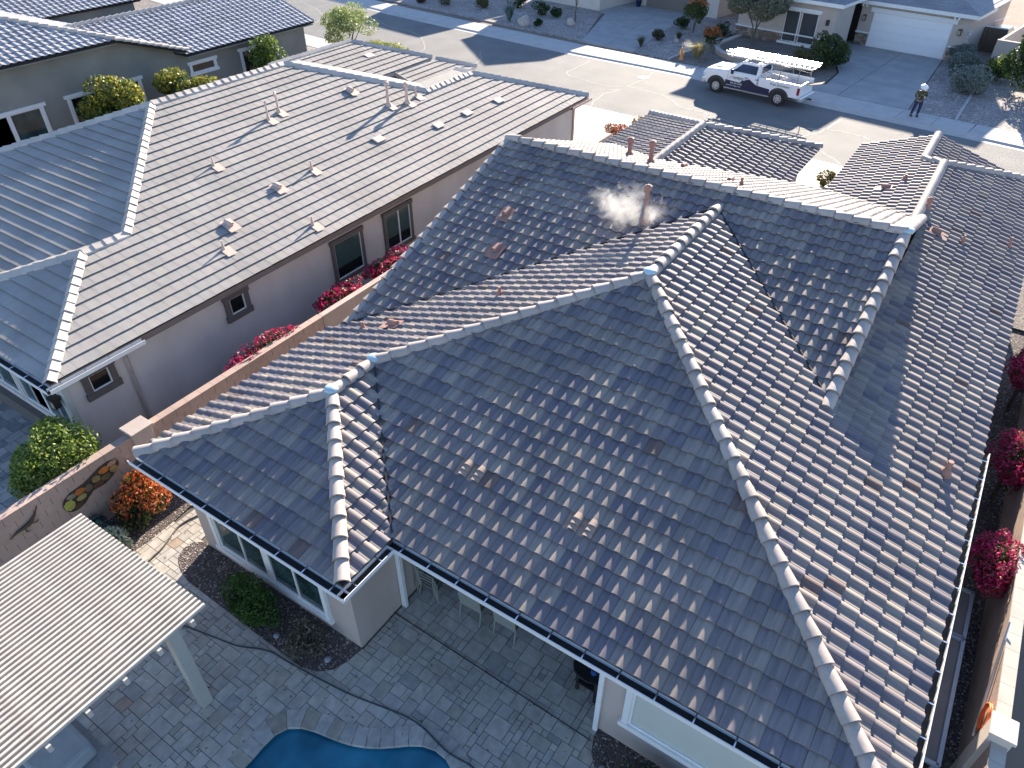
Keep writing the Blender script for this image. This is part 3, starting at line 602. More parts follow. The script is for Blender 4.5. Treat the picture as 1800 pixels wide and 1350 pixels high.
# the vent tiles: two ribbed brown barrels per vent
VT = mat('vent_tile', (.33, .25, .20), .7, .15, 9)
for gq in gp:
    pl = planes[0]; u, s_ = pl.us(gq[0], gq[1]); bb = B(); u0 = u-TW/2; s0 = s_-TE/2
    ang = [math.pi*i/8 for i in range(9)]
    for k in range(3):
        a0, a1 = s0+k*.115, s0+(k+1)*.115+.03; V = []; lo = .028-.0*k
        for (ss, rr_, hh) in ((a0, .092, .03), (a1, .082, .0), (a0, .080, .012)): V += [pl.pt(u0+TW*.66+rr_*math.cos(t), ss, lo+hh+rr_*.85*math.sin(t)) for t in ang]
        bb.add(V, [(i+1, i, 9+i, 10+i) for i in range(8)]+[(i, i+1, 19+i, 18+i) for i in range(8)])
    V = [pl.pt(u0, s0-.02, .02), pl.pt(u0+TW, s0-.02, .02), pl.pt(u0+TW, s0+.4, .012), pl.pt(u0, s0+.4, .012)]; bb.add(V, [(0, 1, 2, 3)])
    bb.build('vent_tile', VT, mroof)
# dark bars over the tiles, painting in the shaded open valley gaps
vm_ = B()
for a, c in (((x1, y1, ZE), (Qx, P2y, zq)), ((xl, 10.62, 3.35), (P1[0], yR, z1)), ((xr, 13.22, 4.22), (P1[0], yR, z1)), ((-4.244, 26.4, ZE), (-1.1, 23.25, z3))):
    vm_.bar(Vector(a)+Vector((0, 0, .075)), Vector(c)+Vector((0, 0, .075)), .035, .03)
vm_.build('valley_gap_strip', GUTIN, mroof)
# white flashing at hip junctions
fl = mat('lead_flashing', (.42, .55, .60), .5, .1, 6)
for q in ((Qx, Qy, zq+.12), (*P1, z1+.12), (Qx, P2y, zq+.12), (xr, yc, zc+.1)): B().sphere(q, (.16, .16, .075), 10, 6).build('flashing_cap', fl, mroof, smooth=True)
fb = B(); fb.bar((xr+.12, 13.05, 4.2), (xr-.35, 12.35, 4.06), .2, .02); fb.bar((xr-.15, 12.75, 4.16), (xr-.42, 12.1, 4.03), .12, .05); fb.build('bent_flashing', ALU, mroof)
# gable wall above east slope
gw = B(); gx = xr-.22
gw.add([(gx, 13.2, 4.1), (gx, 23.3, 4.1), (gx, yc, zc-.12)], [(0, 1, 2)]); gw.add([(xl+.1, 10.5, 2.8), (xl+.1, 26.1, 2.8), (xl+.1, yc, zc-.12)], [(2, 1, 0)])
gw.build('gable_wall', STUCCO, house)
for yy0, yy1, zz0, zz1 in ((13.1, yc, 4.1, zc-.09), (23.4, yc, 4.1, zc-.09)): B().bar((xr-.03, yy0, zz0), (xr-.03, yy1, zz1), .05, .16).build('rake_board', FASC, house)
# walls
wl = B(); H_ = 3.02
wl.box(-12.3, -7.36, 5.35, 5.55, 0, H_); wl.box(-12.3, -12.1, 5.55, 26, 0, H_); wl.box(-7.56, -7.36, 5.55, 10.7, 0, H_); wl.box(-7.36, -2.42, 10.5, 10.7, 0, H_)
wl.box(-2.42, -2.22, 6.8, 10.7, 0, H_); wl.box(-2.42, 1.55, 6.6, 6.8, 0, H_); wl.box(1.35, 1.55, 6.8, 31, 0, H_); wl.box(-12.6, -6.1, 26, 30.1, 0, H_-.2); wl.box(-3.8, 1.55, 26, 31.0, 0, H_-.2); wl.box(-3.8, .2, 31, 31.6, 0, H_)
wl.add([(-3.8, 31.6, H_), (.2, 31.6, H_), (-1.78, 31.6, 3.9)], [(0, 1, 2), (2, 1, 0)])
wl.build('wall', STUCCO, house)
cl = B().box(-7.36, -2.42, 6.5, 10.5, 2.86, 2.92).build('patio_ceiling', STUCCO, house)
sf = B()
sf.box(x0+.03, x1-.03, y0+.03, 5.35, 2.99, 3.03); sf.box(x1-.56, x1-.03, 5.3, y1+.4, 2.99, 3.03); sf.box(x1-.5, x2-.03, y1+.03, 6.6, 2.99, 3.03); sf.box(1.55, x2-.03, y1+.1, 31.4, 2.99, 3.03); sf.box(x0+.03, -12.3, y0+.03, 26, 2.99, 3.03)
sf.build('soffit', STUCCO, house)
B().box(-7.36, -2.42, 6.30, 6.6, 2.80, 2.985).build('patio_beam', TRIMW, house)
fc = B()
for a, c in (((x0, y0), (x1, y0)), ((x1, y0), (x1, y1)), ((x1, y1), (x2, y1)), ((x2, y1), (x2, 31.5)), ((x0, y0), (x0, 26))): fc.bar((*a, 3.08), (*c, 3.08), .03, .16)
fc.build('fascia', FASC, house)
def gutter(parent, a, c, out, m=TRIMW, wd=.20, step=.62, top=3.16):
    a = Vector((*a, top)); c = Vector((*c, top)); o = Vector((*out, 0))
    g = B(); V = []
    for q in (a, c): V += [q+o*.02+Vector((0, 0, -.02)), q+o*.02+Vector((0, 0, -.12)), q+o*wd+Vector((0, 0, -.12)), q+o*(wd+.012), q+o*(wd-.004), q+o*(wd-.012)+Vector((0, 0, -.11)), q+o*.03+Vector((0, 0, -.11))]
    n = 7; F = [(i, (i+1) % n, (i+1) % n+n, i+n) for i in range(n-1)]+[(n-1, 0, n, 2*n-1)]; g.add(V, F+[tuple(range(n)), tuple(range(2*n-1, n-1, -1))])
    go = g.build('gutter', m, parent)
    B().bar((a+o*(wd*.5+.01)+Vector((0, 0, -.104))), (c+o*(wd*.5+.01)+Vector((0, 0, -.104))), wd*.8, .006).build('gutter_inside', GUTIN, go)
    d = (c-a); k = int(d.length/step)
    for i in range(k):
        q = a+d*((i+.5)/k); B().bar(q+o*.02, q+o*wd, .022, .008).build('gutter_strap', ALU, go)
    return go
gutter(house, (x0-.1, y0), (x1+.2, y0), (0, -1)); gutter(house, (x1, y0-.18), (x1, y1-.2), (1, 0)); gutter(house, (x1+.02, y1), (x2+.1, y1), (0, -1)); gutter(house, (x2, y1-.1), (x2, 14.9), (1, 0)); 
dsp = lambda P, r, par, m=TRIMW: B().tube(P, r, 4).build('downspout', m, par)
B().box(-7.34, -7.26, 6.62, 6.70, 0, 3.0).build('downspout', TRIMW, house, bevel=.01); B().box(-7.25, -7.21, 6.62, 6.70, 0, 3.0).build('door_track', TRIMW, house)
B().box(-2.50, -2.40, 6.52, 6.598, 0, 3.0).build('downspout', TRIMW, house, bevel=.01)
def window(parent, axis, c, u0, u1, z0, z1, out, fr=TRIMW, glass=GLASS, frw=.05, trim=None, tw=.12, ears=.04, mulls=(), sill=True, thin=.03, name='window', blind=None, blind_from=.4, transoms=()):
    """axis 'x': window in a wall running along x at y=c ; axis 'y': wall at x=c"""
    def bx(bb, a0, a1, d0, d1, zz0, zz1):
        d0, d1 = sorted((c+out*d0, c+out*d1))
        return bb.box(a0, a1, d0, d1, zz0, zz1) if axis == 'x' else bb.box(d0, d1, a0, a1, zz0, zz1)
    f = B(); D = .05
    bx(f, u0, u0+frw, .002, D, z0, z1); bx(f, u1-frw, u1, .002, D, z0, z1); bx(f, u0+frw, u1-frw, .002, D, z0, z0+frw); bx(f, u0+frw, u1-frw, .002, D, z1-frw, z1)
    fo = f.build(name, fr, parent)
    edges = [u0+frw]+[q for m_ in mulls for q in (m_[0]-m_[1]/2, m_[0]+m_[1]/2)]+[u1-frw]
    for i in range(0, len(edges), 2):
        g = B(); bx(g, edges[i], edges[i+1], .003, .018, z0+frw, z1-frw); g.build('pane', glass, fo)
        if blind: g = B(); bx(g, edges[i]+.005, edges[i+1]-.005, .019, .022, z0+frw+(z1-z0)*blind_from, z1-frw-.01); g.build('blind', blind, fo)
    for m_ in mulls: g = B(); bx(g, m_[0]-m_[1]/2, m_[0]+m_[1]/2, .002, D-.006, z0+frw, z1-frw); g.build('mullion', fr, fo)
    if trim:
        t = B(); bx(t, u0-tw, u0, .002, .08, z0-tw*.0, z1); bx(t, u1, u1+tw, .002, .08, z0, z1); bx(t, u0-tw-ears, u1+tw+ears, .002, .095, z1, z1+tw*1.15); t.build('trim', trim, fo)
        if sill: t = B(); bx(t, u0-tw-ears, u1+tw+ears, .002, .10, z0-tw*1.1, z0); t.build('sill', trim, fo)
    return fo
window(house, 'x', 5.35, -11.58, -8.22, .52, 2.35, -1, mulls=((-10.72, .04), (-9.9, .22), (-9.03, .04)), trim=TRIMW, tw=.12, ears=.05)
window(house, 'x', 6.6, -1.85, 1.2, .93, 2.45, -1, glass=SHADE, trim=TRIMW, tw=.12, ears=.05, mulls=())
# sliding door in the patio back wall
window(house, 'x', 10.5, -6.5, -3.3, .05, 2.35, -1, fr=TRIMD, glass=GLASSD, mulls=((-4.9, .06),), name='patio_door')
# vents on the main roof
def frame_on(px, py, pl):
    u, v = pl.us(px, py); return pl.pt(u, v, .05)
def pipe_vent(parent, P, h, r, m, cap=False, flash=True, bend=False, nrm=(0, 0, 1)):
    P = Vector(P); b = B(); top = P+Vector((0, 0, h))
    if bend: b.tube([P-Vector((0, 0, .1)), top, top+Vector((.02, -.02, .06)), top+Vector((.08, -.09, .08)), top+Vector((.13, -.15, .04)), top+Vector((.14, -.16, -.03))], r, 10)
    else: b.tube([P-Vector((0, 0, .1)), top], r, 10)
    b.tube([P-Vector((0, 0, .04)), P+Vector((0, 0, .05)), P+Vector((0, 0, .14))], [r*2.4, r*1.9, r*1.05], 10)
    if cap: b.tube([top-Vector((0, 0, .02)), top+Vector((0, 0, .02)), top+Vector((0, 0, .13)), top+Vector((0, 0, .17))], [r*1.1, r*1.7, r*1.7, r*.5], 10)
    o = b.build('vent_pipe', m, parent, smooth=False); return o
def hood_vent(parent, P, pl, m, s=.125):
    P = Vector(P); n = Vector(pl.n); u = Vector(pl.u); v = Vector(pl.s); b = B()
    b.add([P+u*a+v*c+n*.03 for a, c in ((-.2, -.35), (.2, -.35), (.2, .2), (-.2, .2))], [(0, 1, 2, 3)])
    ang = [math.pi*i/6 for i in range(7)]
    V = [P+u*(s*.75*math.cos(t))+n*(.04+s*math.sin(t))-v*.12 for t in ang]+[P+u*(s*.6*math.cos(t))+n*(.03+s*.7*math.sin(t))+v*.16 for t in ang]
    b.add(V, [(i, i+1, 8+i, 7+i) for i in range(6)]); b.add(V[7:], [tuple(range(7))])
    b.add([P+u*(s*.6*math.cos(t))+n*(.03+s*.85*math.sin(t))-v*.10 for t in ang], [tuple(reversed(range(7)))])
    return b.build('roof_vent', m, parent)
pC = planes[5]; pBw = planes[3]; pE = planes[4]; pD = planes[6]; pG = planes[10]
for x, y, pl in ((-10.49, 15.55, pC), (-10.0, 14.3, pC), (-10.6, 10.73, pBw), (-8.11, 22.3, pD), (-6.1, 20.9, pD), (-.46, 23.1, pE), (-2.4, 26.2, pG)): hood_vent(mroof, frame_on(x, y, pl), pl, PINK)
for x, y, pl, h, r, cap in ((-8.64, 12.45, pBw, .22, .035, False), (-11.45, 10.5, pBw, .2, .035, False), (-9.9, 21.9, pD, .45, .07, True), (-8.7, 20.9, pD, .55, .07, True), (-5.64, 20.5, pD, .25, .035, False), (1.50, 13.35, pE, .34, .055, False), (-.95, 24.3, pE, .2, .05, True), (.29, 23.4, pE, .25, .03, False), (1.51, 24.9, pE, .3, .03, False), (-6.85, 16.55, pC, .85, .06, True), (-1.98, 26.9, pG, .2, .04, False)):
    pipe_vent(mroof, frame_on(x, y, pl), h, r, PINK, cap)

# ================================================================== LEFT HOUSE
la, lb, lz = -16.574, 5.158, 3.225; hx = la-3.1655; hy = lb+3.1655; pk = -24.468; py_ = 14.396; zpk = lz+SP*(la-pk); zl = lz+SP*3.1655
lh = thing('house', (-20, 16, 0), 'neighbouring stucco house on the left under the flat tiled grey roof with taupe window trim', 'house')
lpl = [
    Plane((la, lb, lz), (0, 1), SP, [[(la, lb), (la, 9.668), (hx, 9.668), (hx, hy)], [(la, 9.668), (la, py_), (pk, py_), (hx, 9.668)], [(la, py_), (la, 20.41), (pk, 20.41), (pk, py_)], [(la, 20.41), (la, 24.42), (-20.45, 24.42), (pk, 20.41)], [(la, 24.42), (la, 31.35), (-20.45, 27.47), (-20.45, 24.42)]], 'f'),
    Plane((hx*2-la, 6.502, lz), (1, 0), SP, [[(pk, py_), (-32.36, 6.502), (-22.905, 6.502), (hx, 9.668)]], 'f'),
    Plane((-22.905, lb, lz), (1, 0), SP, [[(la, lb), (hx, hy), (-22.905, lb)]], 'f'),
    Plane((-22.905, 9.668, lz), (0, -1), SP, [[(-22.905, lb), (hx, hy), (hx, 9.668), (-22.905, 6.502)]], 'f'),
    Plane((-20.45-3.876, 31.35, lz), (0, -1), SP, [[(-20.45, 24.42), (-20.45, 27.47), (-24.326, 31.35), (-24.326, 28.3)]], 'f'),
    Plane((-17, 28.3, lz), (-1, 0), SP, [[(pk, 20.41), (-20.45, 24.42), (-24.33, 28.3), (-32.36, 28.3)]], 'f'),
    Plane((-26.85, 24, lz), (0, 1), SP, [[(-26.85, 32.5), (-29.86, 29.5), (-29.86, 24), (-26.85, 24)]], 'f'),
    Plane((-25.2, 24, 2.60), (0, 1), SP, [[(-25.2, 34.3), (-26.72, 32.78), (-26.72, 29.4), (-25.2, 29.4)]], 'f'),
]
lcaps = [((la, lb, lz), (hx, hy, zl), 'v'), ((-22.905, lb, lz), (hx, hy, zl), 'v'), ((hx, hy, zl), (hx, 9.668, zl), 'v'), ((hx, 9.668, zl), (pk, py_, zpk), 'v'), ((pk, py_, zpk), (pk, 20.41, zpk), 'v'),
         ((-32.36, 6.502, lz), (pk, py_, zpk), 'v'), ((-20.45, 24.3, 4.526), (pk, 20.41, zpk), 'v'), ((-20.45, 24.2, 4.526), (-20.45, 27.47, 4.526), 'v'), ((la, 31.35, lz), (-20.45, 27.47, 4.526), 'v'), ((-24.33, 31.35, lz), (-20.45, 27.47, 4.526), 'v'),
         ((-26.85, 32.5, lz), (-29.86, 29.5, 4.236), 'v'), ((-29.86, 29.5, 4.236), (-29.86, 24, 4.236), 'v'), ((-25.2, 34.3, 2.6), (-26.72, 32.78, 3.11), 'v')]
lroof = roof(lh, lpl, TILEF, CAPF, lcaps, W=.34, E=.362, L=.44, lift=.046, th=.014, stagger=.5)
lwall = B(); lwall.box(-22.4, -17.05, 5.6, 5.8, 0, 3.02); lwall.box(-17.25, -17.05, 5.8, 30.9, 0, 3.02); lwall.box(-32, -22.4, 6.95, 7.15, 0, 3.02); lwall.box(-23.9, -17.25, 30.7, 30.9, 0, 3.02); lwall.box(-27.4, -27.2, 24, 32.1, 0, 3.02); lwall.box(-25.7, -25.5, 29.5, 33.9, 0, 2.6); lwall.box(-31, -25.5, 33.7, 33.9, 0, 2.6)
lwall.build('wall', STUCCO_L, lh)
sf = B(); sf.box(-17.05, la-.02, lb+.05, 31.3, 2.99, 3.03); sf.box(-22.8, -17.05, lb+.03, 5.6, 2.99, 3.03); sf.build('soffit', STUCCO_L, lh)
fc = B()
for a, c in (((la, 7.6), (la, 31.3)), ((la, lb), (la, 7.6)), ((-22.9, lb), (la, lb))): fc.bar((*a, 3.09), (*c, 3.09), .03, .17)
fc.build('fascia', FASC, lh)
fc = B(); fc.bar((-26.85, 24, 3.09), (-26.85, 32.4, 3.09), .04, .18); fc.bar((-25.2, 29.4, 2.50), (-25.2, 34.2, 2.50), .04, .16); fc.bar((-25.2, 29.38, 2.56), (-26.8, 29.38, 3.10), .04, .2); fc.build('fascia', STUCCO_W, lh)
gutter(lh, (-22.9, lb), (la+.15, lb), (0, -1)); gutter(lh, (la, lb-.13), (la, 7.55), (1, 0)); gutter(lh, (la, 29.6), (la, 31.4), (1, 0), m=PINKL)
dsp([(-17.0, 7.2, 3.0), (-17.0, 7.2, .1)], .06, lh, mat('downspout_paint', (.40, .35, .31), .7)); dsp([(-16.6, 31.1, 3.05), (-16.9, 30.95, 2.8), (-17.0, 30.85, 2.6), (-17.0, 30.85, .1)], .05, lh, PINKL)
for u0, u1, za, zb, ml, bl in ((14.83, 16.1, 1.15, 2.5, (), BLIND), (17.40, 18.72, 1.15, 2.5, ((18.1, .05),), BLIND), (10.55, 11.08, 2.05, 2.58, (), None), (6.13, 6.68, 2.1, 2.6, (), None)):
    window(lh, 'y', -17.05, u0, u1, za, zb, 1, mulls=ml, trim=TRIMD, tw=.12 if zb-za > 1 else .17, ears=.035, glass=GLASSD, blind=bl, blind_from=.28, frw=.035)
window(lh, 'x', 5.6, -22.2, -20.2, .95, 2.15, -1, mulls=((-21.2, .04),), trim=STUCCO_L, tw=.1); window(lh, 'x', 5.6, -19.95, -17.45, .95, 2.15, -1, mulls=((-18.75, .1), (-19.35, .03), (-18.1, .03)), trim=STUCCO_L, tw=.1)
B().box(-22.4, -17.2, 5.42, 5.6, 0, .55).build('plinth', TRIMD, lh)
B().box(-17.35, -17.03, 5.45, 5.6, 0, 3.0).build('corner_pier', mat('pale_pier', (.50, .50, .46), .8, .04, 2), lh)
LAMP = B(); LAMP.box(-17.36, -17.2, 5.22, 5.38, 2.05, 2.32); LAMP.box(-17.4, -17.16, 5.18, 5.42, 2.32, 2.37); LAMP.box(-17.3, -17.26, 5.38, 5.46, 2.2, 2.26); lo = LAMP.build('wall_lamp', BLACK, lh)
B().box(-17.34, -17.22, 5.205, 5.217, 2.08, 2.28).build('lamp_pane', mat('lamp_glass', (.45, .38, .2), .4), lo)
# stone wall under the far gable
def stones(parent, name, place_fn, L_, H2, seed=1, sz=(.16, .4), hz=(.09, .2)):
    rng = random.Random(seed); V = []; F = []; T = []; z = 0
    while z < H2:
        h = rng.uniform(*hz); h = min(h, H2-z+.001); u = -rng.uniform(0, .1)
        while u < L_:
            wd = rng.uniform(*sz); a, c = max(u, 0), min(u+wd, L_)
            if c-a > .03:
                d = rng.uniform(.03, .075); o = len(V)
                for (uu, dd, zz) in ((a+.008, 0, z+.006), (c-.008, 0, z+.006), (c-.008, 0, z+h-.006), (a+.008, 0, z+h-.006), (a+.02, d, z+.015), (c-.02, d, z+.015), (c-.02, d*.9, z+h-.015), (a+.02, d*.9, z+h-.015)): V.append(place_fn(uu, dd, zz))
                F += [tuple(i+o for i in f) for f in ((4, 5, 6, 7), (0, 1, 5, 4), (1, 2, 6, 5), (2, 3, 7, 6), (3, 0, 4, 7))]; T += [rng.random()]*8
            u += wd
        z += h
    return mesh(name, V, F, STONE, parent, attrs={'tint': ('FLOAT', T), 'puv': ('FLOAT_VECTOR', [(v[0]+v[1], v[2], 0) for v in V])}, kind='stuff')
stones(lh, 'stone_veneer', lambda u, d, z: (-27.2+d, 24.5+u, z+.02), 4.9, 2.95, 4)
pH = lpl[0]
for x, y, h, r, cap, bend in ((-21.96, 17.14, .66, .035, 0, 0), (-22.14, 17.8, .62, .04, 0, 1), (-20.9, 13.78, .28, .025, 0, 0), (-19.14, 16.3, .3, .03, 0, 0), (-17.13, 14.23, .28, .03, 0, 0), (-17.79, 11.34, .26, .025, 0, 0), (-20.49, 21.88, .75, .06, 1, 0), (-20.26, 22.75, .62, .06, 1, 0), (-20.41, 23.5, .35, .03, 0, 0)):
    P = frame_on(x, y, pH); pipe_vent(lroof, P, h, r, PINKL, bool(cap), bend=bool(bend))
    u, v = pH.us(x, y); B().add([pH.pt(u+a, v+c, .055) for a, c in ((-.12, -.36), (.2, -.36), (.2, .02), (-.12, .02))], [(0, 1, 2, 3)]).build('flashing_plate', PINKL, lroof)
for x, y in ((-19.03, 14.65), (-18.49, 12.18), (-21.89, 21.28)): hood_vent(lroof, frame_on(x, y, pH), pH, PINKL)
for x, y in ((-19.15, 19.73), (-18.59, 22.61), (-18.55, 24.48), (-18.45, 26.63)):
    u, v = pH.us(x, y); b = B(); b.add([pH.pt(u+a, v+c, h) for a, c, h in ((-.26, -.17, .06), (.26, -.17, .06), (.26, .17, .06), (-.26, .17, .06), (-.22, -.17, .09), (.22, -.17, .09), (.22, .12, .09), (-.22, .12, .09))], [(0, 1, 2, 3), (4, 5, 6, 7), (0, 1, 5, 4), (1, 2, 6, 5), (2, 3, 7, 6), (3, 0, 4, 7)]); b.build('low_profile_vent', PINKL, lroof)
pK = lpl[6]; u, v = pK.us(-28.4, 29.3); B().add([pK.pt(u+a, v+c, .06) for a, c in ((-.26, -.17), (.26, -.17), (.26, .17), (-.26, .17))], [(0, 1, 2, 3)]).build('low_profile_vent', PINKL, lroof)

# ================================================================== HOUSE 2 (far left, grey green)
h2 = thing('house', (-42, 26, 0), 'grey green stucco house in the upper left under glossy grey barrel tiles', 'house')
h2p = [
    Plane((-38.5, 8, 4.67), (0, 1), SP, [[(-38.5, 4), (-38.5, 21.8), (-46, 14.3), (-46, 4)]]),
    Plane((-38.5, 25.6, 3.4), (-1, 0), SP, [[(-38.5, 21.8), (-38.5, 25.6), (-52, 25.6), (-46, 14.3)]]),
    Plane((-38.5, 25.9, 3.2), (0, 1), SP, [[(-38.5, 25.6), (-38.5, 35.1), (-42.9, 35.1), (-42.9, 21.2)]]),
    Plane((-48.6, 20, 4.2), (0, 1), SP, [[(-48.6, 14), (-48.6, 30), (-53, 30), (-53, 14)]]),
]
h2c = [((-38.5, 21.8, 4.67), (-46, 14.3, 7.19), 'barrel'), ((-38.5, 25.7, 3.36), (-38.5, 21.8, 4.67), 'barrel'), ((-42.9, 35.1, 4.68), (-42.9, 21.6, 4.68), 'barrel'), ((-53, 30, 5.68), (-53, 14, 5.68), 'barrel')]
roof(h2, h2p, TILEG, CAPF, h2c, W=.36, E=.40, L=.5, single=300)
wl = B(); wl.box(-39.2, -39, 4, 34.6, 0, 3.1); wl.add([(-39, 4, 3.1), (-39, 25.6, 3.1), (-39, 25.6, 3.25), (-39, 21.8, 4.55), (-39, 4, 4.55)], [(0, 1, 2, 3, 4)]); wl.box(-50, -39.2, 34.4, 34.6, 0, 3.1); wl.box(-49.1, -48.9, 12, 29.6, 0, 4.1)
wl.build('wall', STUCCO_G, h2)
sf = B(); sf.box(-39, -38.5, 25.6, 35, 3.0, 3.05); sf.box(-39, -38.5, 4, 21.8, 4.48, 4.52); sf.build('soffit', STUCCO_G, h2)
window(h2, 'y', -39, 12, 17.25, .9, 2.5, 1, trim=TRIMW, tw=.14, frw=.06, mulls=((15.7, .2), (14.2, .2)), glass=GLASS, ears=.15)
window(h2, 'y', -39, 18.75, 22.6, .1, 2.5, 1, trim=TRIMW, tw=.14, frw=.06, mulls=((20.1, .06), (21.4, .06)), glass=GLASSD, ears=.12, sill=False)
window(h2, 'y', -39, 25.95, 27.5, 2.05, 2.5, 1, trim=TRIMW, tw=.14, frw=.05, glass=GLASSD, ears=.08)
window(h2, 'y', -39, 29.5, 30.8, 1.2, 2.5, 1, trim=TRIMW, tw=.14, frw=.06, glass=GLASSD, ears=.12)
eb = B(); eb.box(-39, -38.75, 31.9, 32.35, .9, 1.6); eb.box(-39, -38.8, 32.4, 32.8, .9, 1.6); eb.tube([(-38.85, 32.1, 0), (-38.85, 32.1, .9)], .04, 8); eb.build('electric_box', mat('box_grey', (.28, .28, .26), .6), h2)

# ================================================================== FAR HOUSES (street-aligned)
def far_roof(parent, a0, a1, b0, b1, z, m, ex=.36, hip=True):
    """hip roof over a rectangle in the far frame, with stepped courses"""
    h = min(a1-a0, b1-b0)/2; zt = z+SP*h; st = B(FM); n = int(h/ex); V = []; F = []
    for k in range(n+1):
        i0, i1 = k*ex, min((k+1)*ex, h)
        if i1-i0 < .02: break
        za, zb = z+SP*i0+.03, z+SP*i1+.005
        o = [(a0+i0, b0+i0), (a1-i0, b0+i0), (a1-i0, b1-i0), (a0+i0, b1-i0)]; q = [(a0+i1, b0+i1), (a1-i1, b0+i1), (a1-i1, b1-i1), (a0+i1, b1-i1)]
        for j in range(4):
            jj = (j+1) % 4; st.add([(*o[j], za), (*o[jj], za), (*q[jj], zb), (*q[j], zb)], [(0, 1, 2, 3)]); st.add([(*o[j], za-.04), (*o[jj], za-.04), (*o[jj], za), (*o[j], za)], [(0, 1, 2, 3)])
    rt = mesh('roof', st.V, st.F, m, parent, attrs={'tint': ('FLOAT', [(i//8*.37) % 1*.3 for i in range(len(st.V))]), 'puv': ('FLOAT_VECTOR', [(v[0], v[1], 0) for v in st.V])})
    return rt
fh = thing('house', FP(0, 4), 'tan stucco house behind the white truck with stone wainscot and white garage door', 'house')
wf = B(FM); wf.box(-1.0, 6.35, 0, 9, 0, 3.05); wf.box(-8.2, -.95, -4.5, -1.6, 0, 3.4); wf.box(-8.2, -3.2, -1.6, 9, 0, 3.4); wf.build('wall', STUCCO_F, fh)
B(FM).box(-3.2, -1.0, 2.5, 2.7, 0, 3.0).build('entry_wall', TRIMD, fh)
far_roof(fh, -1.5, 6.85, -.45, 9.5, 3.1, TILEB); far_roof(fh, -8.7, -.45, -5.0, 4.0, 3.45, TILEB)
up = B(FM); up.box(-3.4, 3.4, 5.0, 11, 3, 8.0); up.box(-12.5, -3.4, 2.2, 11, 3, 8.1); up.build('unseen_upper_storey', STUCCO_F, fh)  # out of view; heights set so the shadow covers yard and road
far_roof(fh, -3.9, 3.9, 4.4, 11.5, 8.0, TILEB, ex=.5); far_roof(fh, -13, -3.4, 1.6, 11.4, 8.1, TILEB, ex=.5)
fb = B(FM)
for a0, a1, b0_, z in ((-1.5, 6.85, -.48, 3.0), (-8.7, -.45, -5.03, 3.35)): fb.box(a0, a1, b0_, b0_+.06, z-.12, z+.11); fb.box(a0, a0+.06, b0_+.06, b0_+2.5, z-.12, z+.11); fb.box(a1-.06, a1, b0_+.06, b0_+4, z-.12, z+.11)
fb.build('fascia', TRIMW, fh)
gd = B(FM)
gd.box(-.05, 5.3, -.03, 0, .12, 2.36)
go = gd.build('garage_door', WHITE, fh)
for k in range(4): B(FM).box(-.03, 5.28, -.05, -.032, .14+k*.56, .14+k*.56+.54).build('door_panel', WHITE, go, bevel=.012)
tr = B(FM); tr.box(-.3, 5.55, -.12, -.02, 2.38, 2.68); tr.build('garage_header', TRIMW, fh)
for a in (-.72, 5.75):
    l_o = B(FM).box(a, a+.2, -.22, -.03, 1.75, 2.15).build('wall_lamp', mat('lamp_bronze', (.10, .08, .06), .5), fh); B(FM).box(a+.03, a+.17, -.235, -.222, 1.8, 2.05).build('lamp_pane', mat('lamp_pane', (.35, .30, .22), .4), l_o)
for a0, a1, b0_, z in ((-1.0, -.1, 0, .95), (5.4, 6.4, 0, .95), (-8.25, -.9, -4.5, 1.05)):
    stones(fh, 'stone_veneer', (lambda A_, B_: lambda u, d, zz: FP(A_+u, B_-d, zz+.1))(a0, b0_), a1-a0, z-.1, int(a0*10) % 97, hz=(.1, .2))
    B(FM).box(a0-.03, a1+.03, b0_-.12, b0_+.01, z, z+.09).build('stone_cap', TRIMW, fh)
for a0, a1 in ((-4.5, -3.55), (-3.3, -2.2)):
    o = B(FM).box(a0-.05, a1+.05, -4.56, -4.502, .58, 2.6).build('window', TRIMW, fh); B(FM).box(a0, a1, -4.575, -4.562, .64, 2.55).build('pane', SCREEN, o)
B(FM).box(-4.75, -1.95, -4.66, -4.50, 2.62, 2.85).build('lintel', TRIMW, fh); B(FM).box(-4.8, -1.9, -4.70, -4.50, .42, .56).build('sill', TRIMW, fh)
B(FM).box(-1.55, -1.35, -4.66, -4.51, 2.0, 2.35).build('wall_lamp', BLACK, fh); B(FM).box(-1.7, -1.3, -4.53, -4.503, 1.55, 1.68).build('house_number_plate', TRIMD, fh)
bx = B(FM); rng = random.Random(4)
for i in range(7): a = 6.36+rng.uniform(0, .1); z = .9+i*.2; bx.box(a, a+.14, -.3+rng.uniform(-.1, .1), .0+rng.uniform(-.1, .1), z, z+.16)
bx.build('meter_boxes', mat('meter_grey', (.42, .42, .42), .6), fh)
cb = B(FM)
for i, a in enumerate((5.3, 5.55, -.9, -.65)): cb.box(a, a+.12, -.42, -.05, 2.72, 2.86)
cb.build('corbel', TRIMW, fh)
gm = thing('gate', FP(6.9, 3.9), 'dark wooden side gate with white top rail right of the tan house', 'gate')
for k in range(7): B(FM).box(6.3+k*.215, 6.3+k*.215+.2, 3.9, 3.93, .15, 1.75).build('board', WOODD, gm)
B(FM).box(6.3, 7.85, 3.86, 3.97, 1.76, 1.83).build('top_rail', TRIMW, gm)
pw = B(FM); pw.box(5.9, 6.25, 3.8, 4.0, .1, 1.9); o = pw.build('wall', STUCCO_F, None, label='short stucco wall pier between the tan garage and the wooden gate', cat='wall'); local(o, FP(6.05, 3.9))
